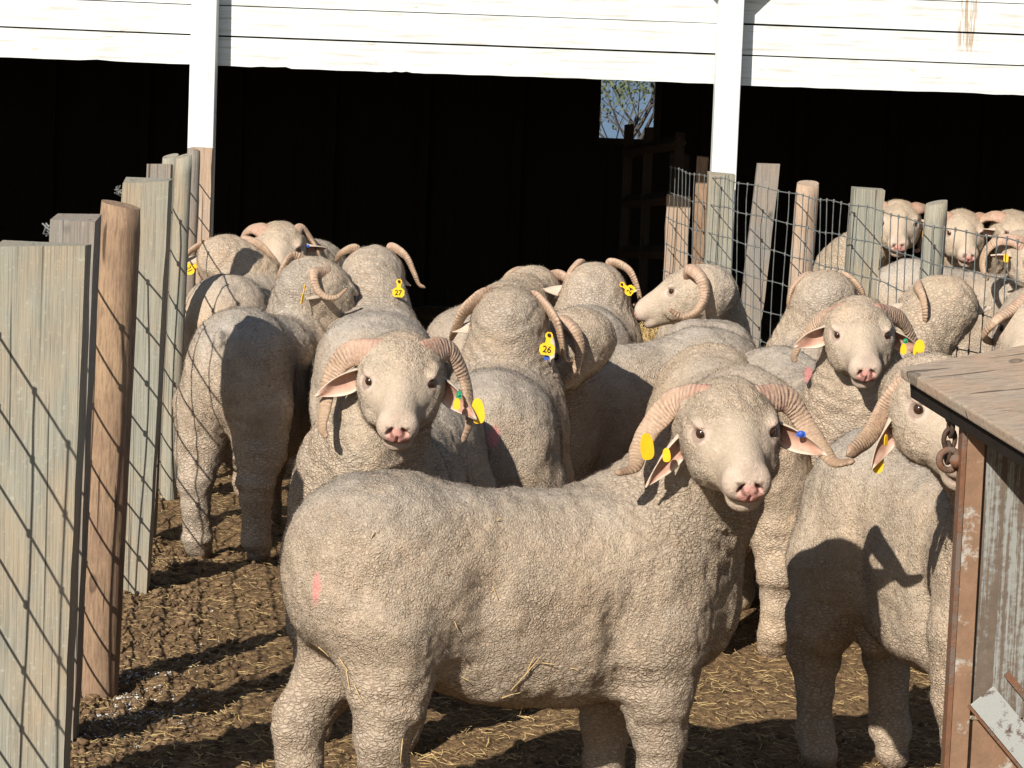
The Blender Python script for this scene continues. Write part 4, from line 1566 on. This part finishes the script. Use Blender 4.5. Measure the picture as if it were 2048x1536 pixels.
M['rust_post'] = rust_paint('rusted_angle_iron', (.33, .30, .26), (.27, .155, .09), .47, (14, 14, 14))
M['rust_dark'] = rust_paint('dark_rusted_steel', (.12, .085, .065), (.20, .09, .045), .55, (14, 14, 14))
M['panel'] = rust_paint('weathered_trough_panel', (.22, .22, .20), (.15, .11, .08), .545, (70, 70, 2.0))
M['strap_paint'] = rust_paint('chipped_pale_paint', (.29, .295, .275), (.12, .07, .05), .68, (26, 26, 26))
M['lid'] = wood_material('weathered_lid_board', [(.33, .265, .20), (.25, .20, .155), (.33, .225, .15)], grain=(4, 40, 40))
M['chain'] = rust_paint('rusty_chain', (.035, .025, .02), (.075, .04, .025), .5, (40, 40, 40))
P0 = at(1799, 734, 5.60)
TB = Vector((P0.x + .22, 5.45, 0))
trough = tag(empty('feed_trough', (1.2, 5.5, 0)), 'rusty framed feed trough with a weathered board lid at the lower right', 'feed trough')


def tpart(mb, name, mat, bevel=0, parent=None, smooth=False):
    o = mb.build(name, mat, None, smooth, bevel)
    o.data.transform(Matrix.Translation(-Vector((1.2, 5.5, 0))))
    o.parent = parent or trough
    return o


P1 = at(2048, 886, 5.13)
P2 = at(2048, 689, 5.66)
e1, e2 = (P1 - P0), (P2 - P0)
nrm = e2.cross(e1).normalized()
if nrm.z < 0: nrm = -nrm
mb = MB()
A, B_, C_ = P0, P0 + e1 * 2.6, P0 + e2 * 3.4
D_ = B_ + e2 * 3.4
for th0, th1, off in ((0, -.022, 0),):
    vsq = [A, B_, D_, C_]
    mb.add([p + nrm * th0 for p in vsq] + [p + nrm * th1 for p in vsq], [(0, 1, 2, 3), (7, 6, 5, 4), (0, 4, 5, 1), (1, 5, 6, 2), (2, 6, 7, 3), (3, 7, 4, 0)])
tpart(mb, 'lid', M['lid'], .004)
mb = MB()
i_ = e2.normalized()
vsq = [A + i_ * .012 + e1 * .03, B_ + i_ * .012, B_ + i_ * .04, A + i_ * .04 + e1 * .03]
mb.add([p - nrm * .024 for p in vsq] + [p - nrm * .058 for p in vsq], [(0, 1, 2, 3), (7, 6, 5, 4), (0, 4, 5, 1), (1, 5, 6, 2), (2, 6, 7, 3), (3, 7, 4, 0)])
tpart(mb, 'lid_batten', M['dark_wood'])
# corner post: rolled angle iron
YP = 5.42
xl = lambda px, z=.7: X_at(px, YP, z)
zt = 1.075
mb = MB()
xa, xb = xl(1915, .7), xl(1950, .7)
lean = (xl(1908, .3) - xl(1922, .9)) / .6 * 0
mb.box(((xa + xb) / 2, YP, zt / 2), (xb - xa, .006, zt))
tpart(mb, 'corner_post', M['rust_post'], .001)
mb = MB()
mb.box((xa - .0055, YP + .02, zt / 2), (.009, .05, zt))
tpart(mb, 'post_flange', M['rust_dark'], .001)
# end panel, set back from the post
mb = MB()
x2 = xb + .55
mb.box(((xb + x2) / 2 + .001, YP + .016, .80), (x2 - xb, .012, .56))
tpart(mb, 'end_panel', M['panel'])
mb = MB()
mb.box(((xb + x2) / 2 + .001, YP + .02, .29), (x2 - xb, .010, .44))
tpart(mb, 'lower_panel', M['rust_post'])
mb = MB()
a0, a1 = at(1962, 1388, YP), at(2060, 1506, YP)
dd = (a1 - a0)
a1 = a0 + dd * 3
ang = math.atan2(-dd.z, dd.x)
rot = Matrix.Rotation(ang, 3, 'Y')
mb.box((a0 + a1) / 2 + Vector((.0, -.012, 0)), ((a1 - a0).length, .005, .055), rot)
tpart(mb, 'brace', M['strap_paint'], .001)
mb = MB()
up = rot @ Vector((0, 0, 1))
mb.box((a0 + a1) / 2 + Vector((0, -.005, 0)) - up * .031, ((a1 - a0).length, .02, .005), rot)
mb.box((a0 + a1) / 2 + Vector((0, .000, 0)) + up * .06, ((a1 - a0).length, .012, .012), rot)
tpart(mb, 'brace_flange', M['rust_dark'])
for sx, sy in ((x2 + .3, YP), (xa, YP + 1.2), (x2 + .3, YP + 1.2)):
    pass
mb = MB()
mb.box((x2 + .02, YP + .003, .54), (.045, .04, 1.08))
tpart(mb, 'corner_post', M['rust_post'], .002)
mb = MB()
mb.box(((xa + x2) / 2, YP + .03, .09), (x2 - xa, .03, .05))
tpart(mb, 'bottom_rail', M['rust_dark'], .002)


def torus_link(mb, c, R1, R2, r, rot):
    pts = []
    for k in range(17):
        a = 2 * math.pi * k / 16
        pts.append(Vector(c) + rot @ Vector((R1 * math.cos(a), 0, R2 * math.sin(a))))
    mb.tube(pts, r, 6, False)


ct = at(1905, 826, YP + .05)
ch = tag(empty('chain', (ct.x, ct.y, 0)), 'short rusty chain hanging under the trough lid at the corner post', 'chain')
z_ = ct.z
cx = ct.x
for k in range(4):
    mb = MB()
    torus_link(mb, (cx - .0015 * k, ct.y, z_), .0115, .019, .0048, Matrix.Rotation(R(20 + 80 * (k % 2)), 3, 'Z'))
    o = mb.build('chain_link', M['chain'], None, True)
    o.data.transform(Matrix.Translation(-ch.location))
    o.parent = ch
    z_ -= .0245
bc = at(1898, 920, YP + .04)
mb = MB()
torus_link(mb, bc, .019, .019, .007, Matrix.Rotation(R(15), 3, 'Z'))
mb.tube([bc + Vector((.012, -.02, 0)), bc + Vector((.012, .015, .0)), bc + Vector((.03, .03, .002))], .0125, 8)
o = mb.build('shackle', M['rust_dark'], None, True)
o.data.transform(Matrix.Translation(-ch.location))
o.parent = ch


# ------------------------------------------------------------------ straw, clods and hay
def ribbons(n, sampler, lmin, lmax, wmin, wmax, flat, seed):
    rnd = random.Random(seed)
    V, F = [], []
    for _ in range(n):
        p = Vector(sampler(rnd))
        a = rnd.uniform(0, math.pi * 2)
        el = rnd.gauss(0, flat)
        d = Vector((math.cos(a) * math.cos(el), math.sin(a) * math.cos(el), math.sin(el)))
        ln = rnd.uniform(lmin, lmax)
        w = rnd.uniform(wmin, wmax)
        sd = d.cross(Vector((0, 0, 1))).normalized() * w
        up = sd.cross(d).normalized() * w * .6
        bend = Vector((rnd.gauss(0, 1), rnd.gauss(0, 1), rnd.gauss(0, .4))) * ln * .09
        q = [p - d * ln / 2, p + bend, p + d * ln / 2]
        b = len(V)
        for k in q:
            V += [k - sd, k + up, k + sd]
        for s_ in (0, 1):
            o0, o1 = b + s_ * 3, b + s_ * 3 + 3
            for i in range(3):
                j = (i + 1) % 3
                F.append((o0 + i, o0 + j, o1 + j, o1 + i))
    return mesh_np('straw_litter', np.array([tuple(v) for v in V]), np.array(F))


def gh(x, y):
    return float(ground_h(np.array([[x, y, 0.0]]))[0])


def samp_ground(rnd):
    y = 5.7 + 7.5 * rnd.random() ** 1.5
    x = rnd.uniform(-.19, .21) * y * 1.0
    return (x, y, gh(x, y) + .004 + .004 * rnd.random())


tag(link('straw_litter', ribbons(26000, samp_ground, .006, .042, .0006, .0015, .2, 3), M['straw']), 'broken straw scattered over the trodden dirt', 'straw', kind='stuff')

# clods
ico = []
for k in range(5):
    bm = bmesh.new()
    bmesh.ops.create_icosphere(bm, subdivisions=2, radius=1)
    for v_ in bm.verts:
        v_.co *= 1 + .28 * random.uniform(-1, 1)
    ico.append((np.array([v_.co[:] for v_ in bm.verts]), np.array([[q.index for q in f_.verts] for f_ in bm.faces])))
    bm.free()


def clods(n, sampler, rmin, rmax, seed):
    rnd = random.Random(seed)
    Vs, Fs, nv = [], [], 0
    for _ in range(n):
        x, y, z_ = sampler(rnd)
        r = rmin + (rmax - rmin) * rnd.random() ** 3
        v_, f_ = ico[rnd.randrange(5)]
        a = rnd.uniform(0, 6.28)
        ca, sa = math.cos(a), math.sin(a)
        q = v_ * np.array([r * rnd.uniform(.8, 1.4), r, r * rnd.uniform(.5, .9)])
        q = np.stack([q[:, 0] * ca - q[:, 1] * sa + x, q[:, 0] * sa + q[:, 1] * ca + y, q[:, 2] + z_ + r * .2], 1)
        Vs.append(q)
        Fs.append(f_ + nv)
        nv += len(q)
    return mesh_np('dung_clods', np.concatenate(Vs), np.concatenate(Fs))


def samp_clod(rnd):
    if rnd.random() < .45:
        y = rnd.uniform(6.2, 10)
        x = X_fence(y) + .05 + abs(rnd.gauss(0, .22))
    else:
        y = 5.8 + 7 * rnd.random() ** 1.6
        x = rnd.uniform(-.19, .21) * y
    return (x, y, gh(x, y))


def X_fence(y):
    return float(np.interp(y, [q.y for q in pth], [q.x for q in pth]))


tag(link('dung_clods', clods(10000, samp_clod, .0022, .0135, 5), M['clod'], None, True), 'dark dung and dirt clods littering the ground', 'clods', kind='stuff')


def samp_fleck(rnd):
    while True:
        y = rnd.uniform(6.6, 9)
        x = X_fence(y) + .12 + abs(rnd.gauss(0, .10))
        if noise3(np.array([[x, y, 0]]), 5, 9)[0] > .1: return (x, y, gh(x, y) + .004)


tag(link('lime_flecks', clods(700, samp_fleck, .001, .004, 8), M['white_fleck'], None, True), 'small white flecks on the dirt by the left fence', 'flecks', kind='stuff')

# hay heap in the barn mouth
hc_ = at(1262, 668, 14.7)
gx2, gy2 = np.meshgrid(np.linspace(-1, 1, 40), np.linspace(-1, 1, 40), indexing='ij')
rr2 = np.sqrt(gx2 ** 2 + gy2 ** 2)
hz = hc_.z * np.clip(1 - rr2 ** 2.2, -.05, 1)
HPn = np.stack([gx2.ravel() * .75, gy2.ravel() * .6, hz.ravel()], 1)
HPn[:, 2] += .035 * noise3(HPn, 9, 2) * (HPn[:, 2] > 0)
i2, j2 = np.meshgrid(np.arange(39), np.arange(39), indexing='ij')
q2 = (i2 * 40 + j2).ravel()
hay = tag(empty('hay_heap', (hc_.x, 14.75, 0)), 'low heap of golden hay in the barn mouth between the rams', 'hay')
link('heap', mesh_np('heap', HPn, np.stack([q2, q2 + 40, q2 + 41, q2 + 1], 1)), M['straw'], hay, True)


def samp_hay(rnd):
    while True:
        a, b = rnd.uniform(-.9, .9), rnd.uniform(-.9, .9)
        r_ = math.hypot(a, b)
        if r_ < .95: return (a * .75, b * .6, hc_.z * (1 - r_ ** 2.2) + rnd.uniform(-.01, .05))


o = link('loose_hay', ribbons(2600, samp_hay, .04, .16, .0012, .0024, .55, 6), M['straw'], hay)
o['kind'] = 'stuff'

# ------------------------------------------------------------------ straw caught in the fleece of the front ram
bpy.context.view_layer.update()
dg = bpy.context.evaluated_depsgraph_get()
stalks = [(1050, 1345, 62, .10), (1058, 1330, 80, .05), (1020, 1388, 15, .04), (1042, 1412, -80, .045), (910, 1250, -62, .02), (650, 1300, -25, .03), (690, 1325, -50, .035), (700, 1360, -80, .05),
          (720, 1385, -60, .045), (880, 1400, -25, .065), (800, 1500, -85, .05), (850, 1518, 50, .04), (1095, 1325, -8, .03), (990, 1185, -65, .03), (1015, 1415, 30, .025), (930, 1355, -30, .02), (1148, 1335, -5, .015),
          (745, 1070, 70, .015), (995, 1040, 40, .01)]
for k, (px, py, an, ln) in enumerate(stalks):
    o0 = Vector((0, 0, HCAM))
    d0 = ray(px, py)
    hit, loc, nor, idx_, ob_, mx = scene.ray_cast(dg, o0, d0)
    if not hit or loc.y > 8: continue
    side = d0.cross(Vector((0, 0, 1))).normalized()
    upv = side.cross(d0).normalized()
    t_ = side * math.cos(R(an)) + upv * math.sin(R(an))
    t_ = (t_ - nor * t_.dot(nor) * .85).normalized()
    mb = MB()
    c = loc + nor * .003
    bend = upv * random.uniform(-.1, .1) * ln
    mb.tube([c - t_ * ln / 2, c + bend * .5 + nor * .002, c + t_ * ln / 2 + nor * .004], [.0007 + .0007 * random.random(), .0008 + .0007 * random.random(), .0006], 5)
    o = mb.build('straw_stalk', M['straw'], None)
    o.data.transform(Matrix.Translation(-c))
    o.location = c
    tag(o, 'thin yellow straw stalk caught in the fleece of the big side-on ram', 'straw stalk', 'straw stalks caught in the front fleece')
